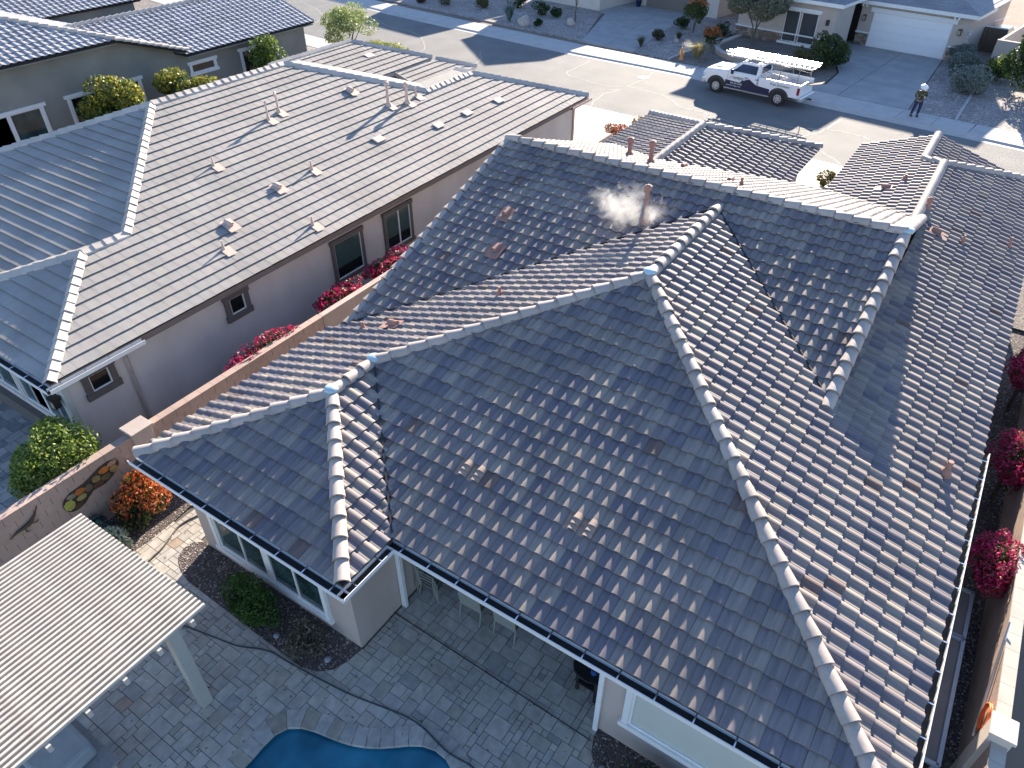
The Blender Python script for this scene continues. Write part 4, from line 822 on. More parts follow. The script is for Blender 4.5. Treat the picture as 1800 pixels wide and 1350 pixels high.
# right garden walls
o = B(FM).box(8.2, 8.4, .3, 30, 0, 1.8).build('wall', STUCCO_W, label='long sunlit garden wall running back from the street beside the wooden gate', cat='wall'); local(o, FP(8.3, .3))
o = B(FM).box(8.2, 30, .0, .28, 0, 1.85).build('wall', STUCCO_F, label='tan garden wall facing the street behind the big round tree', cat='wall'); local(o, FP(12, .1))
# side yard items behind gate
o = B(FM).tube([(6.55, 5.4, 0), (6.55, 5.4, 1.9), (6.9, 7.5, 1.9)], .02, 6).build('laundry_pole', ALU, label='thin metal pole behind the wooden gate', cat='pole'); local(o, FP(6.5, 5.4))
so_ = thing('car', FP(6.9, 5.8), 'dark car with shiny glass parked behind the wooden gate', 'car')
cbm = B(FM); cbm.prism([(6.45, 4.7), (7.7, 4.7), (7.8, 5.0), (7.8, 7.6), (6.4, 7.6), (6.35, 5.0)], .35, 1.0); cbm.build('body', BLACK, so_, bevel=.08)
B(FM).add([(6.45, 5.0, 1.0), (7.7, 5.0, 1.0), (7.7, 7.4, 1.0), (6.45, 7.4, 1.0), (6.6, 5.6, 1.45), (7.55, 5.6, 1.45), (7.55, 6.9, 1.45), (6.6, 6.9, 1.45)], BF).build('cabin', GLASST, so_, bevel=.04)
B(FM).add([(6.65, 5.65, 1.455), (7.5, 5.65, 1.455), (7.5, 6.85, 1.455), (6.65, 6.85, 1.455)], [(0, 1, 2, 3)]).build('roof_panel', ALU, so_)
for a in (6.5, 7.65):
    for b2 in (5.2, 7.1): B(FM).tube([(a-.1, b2, .33), (a+.1, b2, .33)], .32, 14).build('wheel', TYRE, so_)
# raised planter
pa = []; 
for t in np.linspace(math.pi, 2*math.pi, 15): pa.append((-3.9+3.9*math.cos(t), -7.4+3.1*math.sin(t)))
pin = [(-3.9+(q[0]+3.9)*.92, -7.4+(q[1]+7.4)*.91) for q in pa]
pt_ = thing('raised_planter', FP(-4, -8), 'curved raised planter with pale stone cap in front of the tan house', 'planter')
ring = pa+[(.0, -4.6), (-.3, -4.6)]+pin[::-1]+[(-7.5, -4.6), (-7.8, -4.6)]
B(FM).prism(ring, .05, .40).build('planter_wall', STONE, pt_); ring2 = [(q[0], q[1]) for q in ring]
B(FM).prism([(-3.9+(q[0]+3.9)*1.02, q[1]-.03) for q in ring2], .40, .48).build('planter_cap', mat('cap_stone', (.52, .50, .46), .8), pt_)
B(FM).prism(pin+[(-.5, -4.62), (-7.4, -4.62)], .05, .36).build('planter_soil', GRAV, pt_)
# house 3
f3 = thing('house', FP(-20, 4), 'cream house at the top centre with brown garage door and blue grey driveway', 'house')
w3 = B(FM); w3.box(-29, -21.5, -4.0, 8, 0, 3.2); w3.box(-20.25, -12.6, .3, 8, 0, 3.0); w3.build('wall', STUCCO_W, f3)
B(FM).box(-21.5, -20.25, 4, 4.2, 0, 3).build('entry_wall', BLACK, f3)
far_roof(f3, -29.5, -21.0, -4.5, 8.5, 3.25, TILEB); far_roof(f3, -20.8, -12.1, -.2, 8.5, 3.05, TILEB)
B(FM).box(-19.6, -14.8, .22, .3, .12, 2.4).build('garage_door', mat('garage_brown', (.16, .14, .12), .7, .05, 3), f3)
u3 = B(FM); u3.box(-30.6, -22.9, 0, 8, 3, 7.3); u3.add([(-30.6, 0, 7.3), (-22.9, 0, 7.3), (-26.2, 0, 8.6), (-30.6, 8, 7.3), (-22.9, 8, 7.3), (-26.2, 8, 8.6)], [(0, 1, 2), (5, 4, 3)]); u3.box(-22.5, -12.6, 2, 8, 3, 6.1); u3.build('unseen_upper_storey', STUCCO_W, f3)  # unseen blocks added above, shaped to shade the driveway and street
B(FM).add([(-31, -.3, 7.2), (-26.2, -.3, 8.7), (-22.5, -.3, 7.25), (-31, 8.3, 7.2), (-26.2, 8.3, 8.7), (-22.5, 8.3, 7.25)], [(0, 1, 4, 3), (1, 2, 5, 4)]).build('roof', TILEB, f3); far_roof(f3, -22.6, -12.3, 1.8, 8.5, 6.1, TILEB, ex=.5)
pot = B(FM).tube([(-20.0, -.35, .12), (-20.0, -.35, .3), (-20.0, -.35, .62), (-20.0, -.35, .66)], [.16, .22, .27, .25], 14).build('plant_pot', mat('pot_blue', (.01, .015, .06), .3), label='tall dark blue plant pot beside the brown garage door', cat='plant pot'); local(pot, FP(-20, -.35))
f4 = thing('house', FP(-39, 6), 'far two storey houses beyond the top edge whose roofs shade the road', 'house')
w4 = B(FM); w4.box(-42, -34.6, -.6, 9, 0, 7.6); w4.box(-58, -45, 1.5, 12, 0, 7.0); w4.build('wall', STUCCO_F, f4); far_roof(f4, -42.4, -34.2, -1, 9.5, 7.6, TILEB, ex=.5); far_roof(f4, -58.5, -44.5, 1.0, 12.5, 7.0, TILEB, ex=.5)
f5 = thing('house', FP(20, 6), 'sunlit tan house at the top right behind the garden wall', 'house')
w5 = B(FM); w5.box(13, 28, 4, 14, 0, 3.2); w5.build('wall', STUCCO_F, f5); far_roof(f5, 12.5, 28.5, 3.5, 14.5, 3.2, TILEB, ex=.5)

# ================================================================== BLOCK WALLS
def block_wall(name, x, ya, yb, rows, label, single=300, top_extra=0, capm=None, bw=.40, bh=.20, side=1, yplain=None):
    t = thing(name, (x, (ya+yb)/2, 0), label, 'wall'); th = .2; rng = random.Random(1); allb = []
    nb = int((yb-ya)/bw)
    for r_ in range(rows):
        off = (bw/2 if r_ % 2 else 0)
        for i in range(-1, nb+1):
            a = max(ya, ya+i*bw+off); c = min(yb, ya+(i+1)*bw+off)
            if c-a > .05: allb.append((a, c, r_*bh))
    allb.sort(key=lambda q: (0 if in_view((x, q[0], q[2])) else 1, q[0]))
    ms = {}; V = []; F = []; T = []; U = []
    for k, (a, c, z) in enumerate(allb):
        L_ = c-a; bb = B().box(-th/2, th/2, .005, L_-.005, .0004, bh-.0004)
        if k < single:
            key = round(L_, 3)
            if key not in ms:
                me = bpy.data.meshes.new('block'); me.from_pydata(bb.V, [], bb.F); me.materials.append(BLOCK); at = me.attributes.new('puv', 'FLOAT_VECTOR', 'POINT'); at.data.foreach_set('vector', np.array([(v.y, v.z, 0) for v in bb.V], dtype=np.float32).ravel()); ms[key] = me
            o = bpy.data.objects.new('block', ms[key]); place(o, t); o.matrix_basis = Matrix.Translation((x+rng.uniform(-.0015, .0015), a, z))
        else:
            o = len(V); V += [(v.x+x, v.y+a, v.z+z) for v in bb.V]; F += [tuple(i+o for i in f) for f in bb.F]; T += [rng.random()]*8; U += [(v.y, v.z, 0) for v in bb.V]
    if V: mesh('block', V, F, BLOCK, t, attrs={'tint': ('FLOAT', T), 'puv': ('FLOAT_VECTOR', U)}, kind='stuff')
    B().box(x-th/2+.012, x+th/2-.012, ya+.01, yb-.01, 0, rows*bh-.004).build('mortar_core', mat('wall_joint', (.10, .075, .06), .95), t)
    y = ya
    CAPB = capm or BLOCK
    while y < yb-.05:
        e = min(y+.4, yb); bb = B().box(x-.115, x+.115, y+.003, e-.003, rows*bh, rows*bh+.045); mesh('wall_cap', bb.V, bb.F, CAPB, t, attrs={'puv': ('FLOAT_VECTOR', [(v.y, v.x, 0) for v in bb.V])}); y = e
    return t
block_wall('block_wall', -15.1, -1.0, 12.2, 9, 'tan block wall between the two left yards with metal art hung on it')
o = B().box(-15.2, -15.0, 12.22, 31, 0, 1.84).build('wall', STUCCO, label='tan block wall running on towards the street between the two left houses', cat='wall'); local(o, (-15.1, 20, 0))
pil = thing('wall_pillar', (-15.1, 6.1, 0), 'square block pillar with flat cap in the tan yard wall', 'pillar'); B().box(-15.32, -14.88, 5.75, 6.25, 0, 1.92).build('shaft', STUCCO, pil, bevel=.01); B().box(-15.36, -14.84, 5.7, 6.3, 1.925, 1.99).build('cap', STUCCO, pil, bevel=.01)
block_wall('block_wall', 3.52, 4.0, 24.0, 9, 'block wall at the right edge beside the narrow side yard', single=300, capm=mat('wall_cap_cream', (.50, .45, .38), .9, .08, 3))
pil = thing('wall_pillar', (3.55, 9.4, 0), 'pale block pillar on the right yard wall next to the orange hose', 'pillar'); B().box(3.33, 3.67, 9.15, 9.55, 0, 1.98).build('shaft', STUCCO_W, pil, bevel=.01); B().box(3.3, 3.70, 9.12, 9.58, 1.99, 2.06).build('cap', STUCCO_W, pil, bevel=.01)
o = B().box(-5.3, -4.3, 33.9, 34.3, .1, .95).build('planter_wall', STUCCO, bevel=.02, label='short tan garden wall in the gravel beside the driveway at the garage wing', cat='wall'); local(o, (-4.8, 34.1, .1))
# metal and stone wall art: a wavy frame with coloured stones
art = thing('wall_art', (-14.95, 4.5, 1.25), 'wavy metal wall art set with orange and green stone slabs', 'wall art')
outl = [(3.72, 1.12), (3.78, 1.32), (3.98, 1.43), (4.2, 1.44), (4.4, 1.46), (4.62, 1.55), (4.85, 1.62), (5.1, 1.62), (5.26, 1.5), (5.22, 1.34), (5.05, 1.2), (4.85, 1.11), (4.65, 1.09), (4.48, 1.13), (4.35, 1.05), (4.2, .93), (4.0, .88), (3.82, .93)]
bb = B(Matrix(((0, 0, 1, -14.99), (1, 0, 0, 0), (0, 1, 0, 0), (0, 0, 0, 1)))); bb.prism(smooth_poly(outl, 1), 0, .02); bb.build('back_plate', mat('rust_iron', (.05, .035, .025), .7, .3, 9), art)
cols = [((3.87, 1.14, .11, .13), (.36, .36, .08)), ((3.98, 1.33, .10, .07), (.22, .20, .13)), ((4.2, 1.33, .11, .08), (.42, .13, .03)), ((4.17, 1.16, .12, .07), (.30, .26, .10)), ((4.05, 1.0, .11, .07), (.09, .05, .03)), ((4.4, 1.27, .08, .09), (.14, .12, .08)), ((4.62, 1.2, .11, .07), (.12, .05, .03)), ((4.62, 1.38, .10, .09), (.24, .17, .06)), ((4.85, 1.27, .11, .08), (.13, .10, .05)), ((4.86, 1.48, .11, .08), (.45, .15, .03)), ((5.08, 1.36, .09, .09), (.30, .20, .07)), ((5.08, 1.53, .11, .06), (.38, .22, .14))]
for i, ((cy, cz_, ry, rz_), c) in enumerate(cols):
    ry *= 1.18; rz_ *= 1.18
    rr_ = random.Random(i); P = [(cy+ry*math.cos(t)*rr_.uniform(.85, 1.12), cz_+rz_*math.sin(t)*rr_.uniform(.85, 1.12)) for t in np.linspace(0, 2*math.pi, 8)[:-1]]
    bb = B(Matrix(((0, 0, 1, -14.968), (1, 0, 0, 0), (0, 1, 0, 0), (0, 0, 0, 1)))); bb.prism(P, 0, .018); bb.build('stone', mat('art_stone', c, .6, .3, 14), art, bevel=.004)
gk = B(); 
gk.tube([(-14.96, 2.62, 1.3), (-14.95, 2.72, 1.33), (-14.95, 2.85, 1.34), (-14.95, 3.0, 1.36), (-14.96, 3.1, 1.42), (-14.96, 3.2, 1.52), (-14.97, 3.3, 1.66)], [.012, .032, .04, .05, .035, .02, .008], 8)
for a, c in (((3.0, 1.36), (3.13, 1.28)), ((3.13, 1.28), (3.2, 1.3)), ((2.9, 1.33), (2.88, 1.2)), ((2.88, 1.2), (2.95, 1.16)), ((2.66, 1.3), (2.54, 1.27))): gk.tube([(-14.95, *a), (-14.96, *c)], .012, 5)
o = gk.build('roadrunner_sculpture', mat('bronze', (.06, .04, .02), .5, .3, 9), label='small bronze running bird sculpture hung on the tan wall left of the stone art', cat='sculpture', smooth=True); local(o, (-14.96, 2.9, 1.3))

# ================================================================== PERGOLA
pg = thing('pergola', (-9.15, 2.77, 0), 'cream slatted pergola in the lower left corner over the outdoor kitchen', 'pergola')
ns = 36; me = None
for i in range(ns):
    x = -12.42+i*(3.72/(ns-1)); 
    if me is None:
        bb = B().box(-.026, .026, -4.6, .0, -.034, .03); o = bb.build('slat', PERG, pg, bevel=.008); me = o.data
    else: o = bpy.data.objects.new('slat', me); md = o.modifiers.new('bevel', 'BEVEL'); md.width = .008; md.segments = 2; place(o, pg)
    o.matrix_basis = Matrix.Translation((x, 3.325, 2.95+random.uniform(-.003, .003)))
for y in (3.0, 2.35, 1.72, 1.08, .44, -.22, -.9): B().box(-12.42, -8.60, y-.035, y+.035, 2.77, 2.916).build('rafter', PERG, pg)
for x in (-9.12, -12.2): B().box(x-.09, x+.09, -1.2, 3.1, 2.58, 2.765).build('beam', PERGB, pg)
B().box(-9.22, -9.02, 2.65, 2.88, .04, 2.58).build('post', PERGB, pg, bevel=.01); B().box(-12.3, -12.1, 2.65, 2.88, .04, 2.58).build('post', PERGB, pg, bevel=.01)
gr = thing('outdoor_kitchen', (-9.8, .6, 0), 'stucco outdoor kitchen counter with grey stone top under the pergola', 'counter')
B().box(-10.6, -9.0, -.6, 1.0, .04, .86).build('base', STUCCO, gr); B().box(-10.7, -8.92, -.7, 1.08, .862, .92).build('countertop', mat('granite', (.22, .23, .23), .35, .15, 20), gr, bevel=.01)
gc = B().box(-10.35, -9.3, .1, .95, .92, 1.28); o = gc.build('grill_cover', mat('cover_vinyl', (.27, .31, .32), .6, .12, 3, .6, 9), None, bevel=.07, label='grey vinyl cover draped over the grill on the outdoor counter', cat='grill cover'); local(o, (-9.8, .5, .92))

# ================================================================== FOLIAGE
def foliage(name, loc, rad, n, leaf, cols, label, cat='shrub', group=None, tip=None, lobes=14, trunk=None, parent_thing=True, seed=1, upright=0, crown_h=None, shell=.55, trunk_low=True):
    rg = np.random.default_rng(seed); rx, ry, rz = rad; zc_ = crown_h if crown_h is not None else rz*.85
    L = rg.normal(size=(lobes, 3)); L /= np.linalg.norm(L, axis=1)[:, None]; L[:, 2] = L[:, 2]*.85 if trunk_low else np.abs(L[:, 2])*.9-.25; LR = rg.uniform(.26, .58, lobes)
    idx = rg.integers(0, lobes, n); d = rg.normal(size=(n, 3)); d /= np.linalg.norm(d, axis=1)[:, None]; rr_ = rg.uniform(shell, 1, n)**.5
    P = L[idx]*(.66+.1*np.sin(np.arange(lobes)*2.4))[idx][:, None]+d*(LR[idx]*rr_)[:, None]
    r = np.linalg.norm(P, axis=1)
    P = P*np.array([rx, ry, rz])+np.array([0, 0, zc_]); P[:, 2] = np.maximum(P[:, 2], .03)
    a = rg.normal(size=(n, 3)); a[:, 2] += upright*2; a /= np.linalg.norm(a, axis=1)[:, None]; b2 = np.cross(a, rg.normal(size=(n, 3))); b2 /= np.linalg.norm(b2, axis=1)[:, None]
    s = leaf*rg.uniform(.6, 1.3, n)[:, None]
    V = np.stack([P-a*s, P+b2*s*.45, P+a*s, P-b2*s*.45], 1).reshape(-1, 3)
    F = np.arange(n*4).reshape(-1, 4)
    C = np.array(cols); ci = rg.integers(0, len(C), n); lobc = rg.uniform(.75, 1.2, lobes)[idx]
    c = C[ci]*lobc[:, None]*rg.uniform(.8, 1.2, n)[:, None]
    if tip is not None:
        hgt = (P[:, 2]-zc_)/rz; m_ = (r > .62) & (hgt > tip[1]) & (rg.random(n) < tip[2]); tc = np.array(tip[0]); c[m_] = tc[rg.integers(0, len(tc), m_.sum())]*rg.uniform(.7, 1.2, m_.sum())[:, None]
    c4 = np.repeat(np.column_stack([c, np.ones(n)]), 4, 0)
    if trunk:
        t = thing(name, loc, label, cat, group); tm = B(); h, r0, nb = trunk; rgt = random.Random(seed)
        base = Vector(loc)
        for k in range(nb):
            an = rgt.uniform(0, 6.28); e = base+Vector((math.cos(an)*rx*.55, math.sin(an)*ry*.55, zc_)); st = base+Vector((math.cos(an)*r0, math.sin(an)*r0, 0)) if nb > 4 else base
            mid = st.lerp(e, .45)+Vector((rgt.uniform(-.1, .1)*rx, rgt.uniform(-.1, .1)*ry, 0)); mid = Vector((base.x*.65+mid.x*.35, base.y*.65+mid.y*.35, mid.z)); tm.tube([st, mid, e], [r0, r0*.7, r0*.2], 6)
        tm.build('trunk', BARK, t); V = V+np.array(loc); o = mesh('crown', V, F, LEAF, t, attrs={'col': ('FLOAT_COLOR', c4)}); return t
    o = mesh(name, V, F, LEAF, None, attrs={'col': ('FLOAT_COLOR', c4)}, label=label, cat=cat, group=group)
    # twigs inside
    o.location = loc; return o
LG = [(.16, .24, .035), (.10, .17, .03), (.24, .30, .05), (.05, .09, .02)]
DG = [(.025, .06, .015), (.04, .09, .02), (.02, .04, .012)]
YG = [(.22, .28, .04), (.32, .34, .05), (.14, .20, .03)]
OR = [(.45, .10, .03), (.55, .20, .05), (.38, .07, .03)]
PKC = [(.55, .02, .11), (.68, .06, .20), (.42, .01, .08)]
SG = [(.20, .235, .20), (.15, .18, .15), (.25, .28, .245)]
foliage('shrub', (-16.2, 4.35, .03), (.98, .98, 1.2), 13000, .05, [(.22, .30, .04), (.15, .23, .035), (.30, .36, .06), (.08, .13, .025)], 'big round light green shrub on the neighbour side of the tan wall', seed=1, lobes=26, trunk=(.5, .05, 5), crown_h=1.5)
foliage('shrub', (-14.25, 5.1, .04), (.62, .7, .72), 5200, .055, DG+[(.10, .13, .03)], 'orange tipped shrub growing against the tan wall', seed=2, tip=(OR, -.1, .8), upright=1, trunk=(.3, .03, 5))
foliage('shrub', (-13.95, 4.1, .04), (.36, .36, .38), 1700, .055, [(.45, .50, .38), (.30, .38, .26), (.52, .56, .42)], 'small white and green variegated shrub beside the pergola corner', seed=3, trunk=(.2, .02, 4))
foliage('shrub', (-14.55, 3.95, .04), (.42, .4, .36), 1100, .05, [(.05, .10, .09), (.08, .14, .12)], 'dark blue green shrub in the shade of the tan wall', seed=31, trunk=(.2, .02, 4))
foliage('shrub', (-9.95, 4.72, .045), (.88, .45, .56), 7500, .036, [(.045, .11, .015), (.07, .15, .02), (.03, .07, .012)], 'clipped green shrub under the wing window', seed=4, lobes=22, shell=.75, trunk=(.2, .02, 5))
foliage('shrub', (-8.3, 4.72, .045), (.42, .36, .34), 1500, .045, [(.17, .15, .11), (.22, .20, .14), (.11, .10, .07)], 'dry grey brown shrub in the gravel bed near the wing corner', seed=5, upright=.6, trunk=(.2, .012, 9))
foliage('shrub', (-.9, 5.75, .045), (.8, .5, .42), 3200, .05, DG, 'dark green shrub below the shaded window at the bottom', seed=6, trunk=(.2, .02, 4))
foliage('shrub', (.9, 5.5, .045), (.8, .6, .55), 2500, .05, LG, 'green shrub at the bottom edge under the big window', seed=61, trunk=(.2, .02, 4))
for i, (x, y, rx, ry, h, lb_) in enumerate(((-15.42, 10.4, .42, 1.45, 1.65, 'nearest crimson bougainvillea along the left block wall'), (-15.65, 13.5, .45, 1.1, 1.65, 'middle crimson bougainvillea along the left block wall'), (-15.75, 15.9, .45, 1.1, 1.65, 'crimson bougainvillea behind the left block wall below the tall window'))):
    foliage('bougainvillea', (x, y, 0), (rx, ry, .42), 3200, .05, [(.05, .08, .02), (.16, .13, .03)], lb_, 'bougainvillea', 'bougainvilleas along the left wall', seed=10+i, tip=(PKC, -.5, .82), crown_h=h, lobes=18, trunk=(1, .03, 5))
for i, (x, y, h, lb_) in enumerate(((3.15, 13.75, 1.45, 'nearest pink bougainvillea in the right side yard'), (3.15, 17.4, 1.45, 'second pink bougainvillea along the right side yard'), (3.1, 21.8, 1.45, 'third pink bougainvillea along the right side yard'))):
    foliage('bougainvillea', (x, y, 0), (.5, .85, .6), 7000, .04, [(.04, .07, .015), (.08, .10, .02)], lb_, 'bougainvillea', 'bougainvilleas in the right side yard', seed=20+i, tip=(PKC, -.7, .75), crown_h=h, lobes=26, trunk=(1, .03, 5))
foliage('tree', (4.55, 7.6, 0), (.9, 1.4, .8), 4000, .06, LG, 'green shrub behind the pale pillar at the lower right', 'shrub', seed=24, trunk=(.5, .04, 4), crown_h=1.1)
foliage('tree', (-37.2, 20.2, 0), (1.6, 1.6, 1.35), 8000, .10, [(.10, .15, .03), (.06, .10, .02), (.16, .20, .04)], 'large leafy citrus tree against the grey green house', 'tree', seed=30, tip=([(.35, .32, .04), (.28, .27, .04)], .0, .6), crown_h=2.1, trunk=(1.2, .07, 4))
foliage('tree', (-36.8, 23.9, 0), (1.2, 1.8, 1.0), 6500, .10, [(.09, .13, .03), (.14, .18, .04)], 'second leafy citrus tree right of the first by the grey green house', 'tree', seed=32, tip=([(.38, .36, .05), (.30, .28, .04)], .1, .6), crown_h=2.1, trunk=(1.2, .07, 4))
foliage('tree', (-37.9, 30.6, 0), (1.0, 1.25, 1.5), 4200, .09, LG, 'bright green tall shrub over the small window of the grey green house', 'shrub', seed=33, crown_h=2.0, trunk=(1.2, .05, 4))
foliage('tree', (-38.2, 37.6, 0), (1.9, 1.9, 1.35), 5200, .085, [(.26, .31, .10), (.18, .24, .07), (.32, .36, .14)], 'airy yellow green desert tree at the street corner of the grey green house', 'tree', seed=34, crown_h=2.6, shell=.3, trunk=(1.4, .06, 6))
foliage('hedge', (-36.0, 38.9, 0), (2.1, .8, .7), 6000, .06, YG+[(.42, .38, .04)], 'rounded yellow green hedge by the street behind the left house', 'hedge', seed=35, crown_h=.9, lobes=26, shell=.7, trunk=(.6, .04, 6))
foliage('shrub', (-16.55, 34.9, .13), (.75, .45, .5), 1400, .06, [(.08, .12, .03), (.40, .12, .06), (.45, .07, .05)], 'low red flowering shrub beside the sunny driveway', seed=36, trunk=(.2, .02, 4))
foliage('shrub', (-15.9, 36.3, .13), (.5, .45, .55), 1100, .06, [(.10, .14, .04), (.35, .22, .08), (.30, .18, .07)], 'small orange brown shrub at the corner of the sunny driveway', seed=37, trunk=(.2, .02, 4))
foliage('shrub', (-5.75, 34.6, .13), (.5, .45, .45), 1100, .06, [(.20, .17, .04), (.10, .10, .03)], 'olive brown shrub in the small gravel patch beside the driveway', seed=38, trunk=(.2, .02, 4))
def fs(a, b2, rad, n, leaf, cols, label, **k): return foliage(k.pop('name', 'shrub'), FP(a, b2, .1), rad, n, leaf, cols, label, **k)
fs(-5.8, -6.5, (2.3, 2.0, 1.5), 15000, .08, [(.17, .17, .11), (.22, .22, .14), (.12, .125, .08)], 'grey olive tree in the raised planter behind the truck', name='olive_tree', cat='tree', seed=40, crown_h=3.3, trunk=(1.5, .07, 3), tip=([(.38, .34, .14)], .3, .4))
fs(.35, -7.4, (1.25, 1.3, 1.2), 5200, .09, [(.05, .085, .02), (.08, .12, .03), (.03, .05, .015)], 'dark leafy shrub behind the truck tailgate by the driveway', seed=41, crown_h=1.1, trunk=(.5, .04, 5))
fs(-.6, -9.3, (.9, .8, .8), 2200, .08, [(.12, .11, .03), (.07, .08, .02)], 'brown green shrub between truck bed and driveway', seed=42, trunk=(.3, .03, 5))
for i, (a, b2, r, lb_) in enumerate(((6.6, -.3, .85, 'farthest of the three silver round bushes by the driveway'), (7.6, -3.3, .95, 'middle one of the three silver round bushes by the driveway'), (8.85, -6.7, 1.15, 'nearest and largest of the three silver round bushes'))):
    fs(a, b2, (r, r*.95, r*.78), 6500, .06, SG, lb_, cat='bush', group='silver round bushes by the driveway', name='silver_bush', seed=43+i, lobes=30, shell=.8, crown_h=r*.72, trunk=(.3, .04, 5))
fs(9.6, -3.0, (.95, .85, .75), 3200, .07, [(.05, .09, .02), (.10, .15, .03)], 'small clipped round bush in front of the tan garden wall', cat='bush', name='round_bush', seed=47, lobes=24, shell=.8, tip=(YG, .2, .5), crown_h=.8, trunk=(.3, .04, 5))
fs(11.9, -4.8, (2.0, 2.0, 1.9), 17000, .09, [(.03, .06, .015), (.045, .08, .02)], 'large dense clipped round tree at the right edge', cat='tree', name='round_tree', seed=48, lobes=34, shell=.85, crown_h=2.2, trunk=(.6, .1, 4))
fs(-11.5, -5.1, (.85, .8, 1.25), 3200, .08, [(.06, .10, .02), (.09, .13, .03)], 'tall shrub with orange top beside the blue grey driveway', seed=49, tip=([(.55, .24, .08), (.5, .17, .06)], .35, .85), crown_h=1.5, upright=.5, trunk=(.5, .03, 5))
fs(-7.9, -8.6, (.65, .6, .8), 2200, .07, [(.09, .10, .03), (.06, .08, .02)], 'narrow orange topped shrub behind the golden grass clump', seed=50, tip=([(.55, .20, .07), (.5, .14, .05)], .0, .8), crown_h=1.0, upright=.5, trunk=(.3, .03, 5))
fs(-9.2, -4.6, (.7, .6, .6), 1100, .07, DG, 'dark shrub beside the corner of the stone wainscot', seed=51, trunk=(.3, .03, 4))
for i, (a, b2, r, c, lb_) in enumerate(((-24.2, -8.6, .75, DG, 'green shrub right of the agave and boulder'), (-22.7, -8.3, .5, DG, 'small round shrub behind the gravel near the bare tree'), (-21.8, -11.6, .35, DG, 'tiny green tuft in the gravel by the boulder'), (-12.9, -4.6, .6, DG, 'dark shrub left of the corner boundary strip'), (-33, -11.2, .8, [(.07, .08, .05), (.10, .10, .06)], 'grey leafless looking shrub in the upper gravel yard'), (-37.5, -10.5, .8, DG, 'dark green shrub at the top left of the gravel yard'), (-35.2, -12.2, .55, [(.10, .05, .05), (.07, .05, .04)], 'reddish shrub at the edge of the far pavement'), (-29.8, -9.8, .7, [(.12, .12, .04), (.09, .10, .03)], 'olive shrub in the middle of the upper gravel yard'), (-27.5, -8.0, .8, DG, 'dark shrub behind the agave'), (-12.3, -8.8, .5, [(.09, .09, .05)], 'thin grey plant in the gravel between driveway and hydrant'))):
    fs(a, b2, (r, r*.9, r*.8), 1400, .07, c, lb_, seed=60+i, trunk=(.3, .03, 4))
def blades(name, loc, n, h, spread, wd, cols, label, cat, seed=1, curve=.5):
    rg = random.Random(seed); V = []; F = []; C = []
    for i in range(n):
        an = rg.uniform(0, 6.28); sp = rg.uniform(.15, 1)*spread; hh = h*rg.uniform(.7, 1.1); d = Vector((math.cos(an), math.sin(an), 0)); s = Vector((-d.y, d.x, 0))*wd; c = [q*rg.uniform(.8, 1.2) for q in rg.choice(cols)]
        q0 = d*.05*spread; q1 = d*sp*.45+Vector((0, 0, hh*.65)); q2 = d*sp+Vector((0, 0, hh*(1-curve*rg.random()))); o = len(V)
        V += [q0-s, q0+s, q1+s*.8, q1-s*.8, q2]; F += [(o, o+1, o+2, o+3), (o+3, o+2, o+4)]; C += [(*c, 1)]*5
    o = mesh(name, V, F, LEAF, None, attrs={'col': ('FLOAT_COLOR', C)}, label=label, cat=cat); o.location = loc; return o
blades('agave', FP(-24.6, -12.0, .1), 60, 1.35, 1.0, .07, [(.13, .19, .16), (.09, .14, .12)], 'large spiky agave in the far gravel yard beside the boulder', 'agave', 1, .2)
blades('fountain_grass', FP(-7.3, -11.3, .1), 700, 1.25, 1.3, .012, [(.50, .42, .22), (.42, .36, .18), (.28, .27, .10)], 'golden fountain grass clump beside the pavement left of the truck', 'ornamental grass', 2, .55)
blades('desert_spoon', FP(-12.0, -11.4, .1), 160, .8, .7, .02, [(.08, .11, .05), (.12, .14, .06)], 'spiky green yucca beside the blue grey driveway', 'yucca', 3, .3)
blades('yucca', FP(-11.2, -7.6, .1), 120, .6, .6, .02, [(.06, .09, .04), (.10, .12, .05)], 'low spiky yucca behind the hydrant gravel', 'yucca', 4, .3)
def rock(loc, r, label, seed, col=(.42, .38, .34)):
    rg = random.Random(seed); b = B().sphere((0, 0, r*.5), (r, r*.85, r*.8), 12, 8); V = [v*(1+.14*math.sin(v.x*9+seed)+.1*math.sin(v.y*11+v.z*7)) for v in b.V]
    o = mesh('boulder', V, b.F, mat('boulder_stone', col, .9, .2, 5, .6, 20), None, label=label, cat='boulder'); o.location = loc; return o
rock(FP(-22.7, -12.3, .08), .55, 'large pale boulder beside the agave', 1); rock(FP(-20.0, -9.7, .08), .4, 'smaller pale boulder under the bare tree', 2); rock(FP(-10.8, -8.5, .08), .2, 'small pale rock near the boundary strip', 3)
# bare tree
def bare_tree(loc, h, label, seed):
    t = thing('bare_tree', loc, label, 'tree'); rg = random.Random(seed); tr = B(); tw = B()
    def grow(p, d, L_, r, k):
        q = p+d*L_; (tr if k < 2 else tw).tube([p, p.lerp(q, .5)+Vector((rg.uniform(-.05, .05)*L_,)*3), q], [r, r*.8, r*.6], 5, cap=False)
        if k < 5:
            for _ in range(3): grow(q, (d+Vector((rg.uniform(-.7, .7), rg.uniform(-.7, .7), rg.uniform(-.1, .45)))).normalized(), L_*.68, r*.58, k+1)
    grow(Vector(loc), Vector((.03, 0, 1)), h*.3, .07, 0); tr.build('trunk', BARK, t); tw.build('crown', mat('twigs', (.17, .11, .09), .9), t); return t
bare_tree(FP(-20.6, -8.4, .1), 3.6, 'leafless reddish brown tree in front of the cream house', 3)
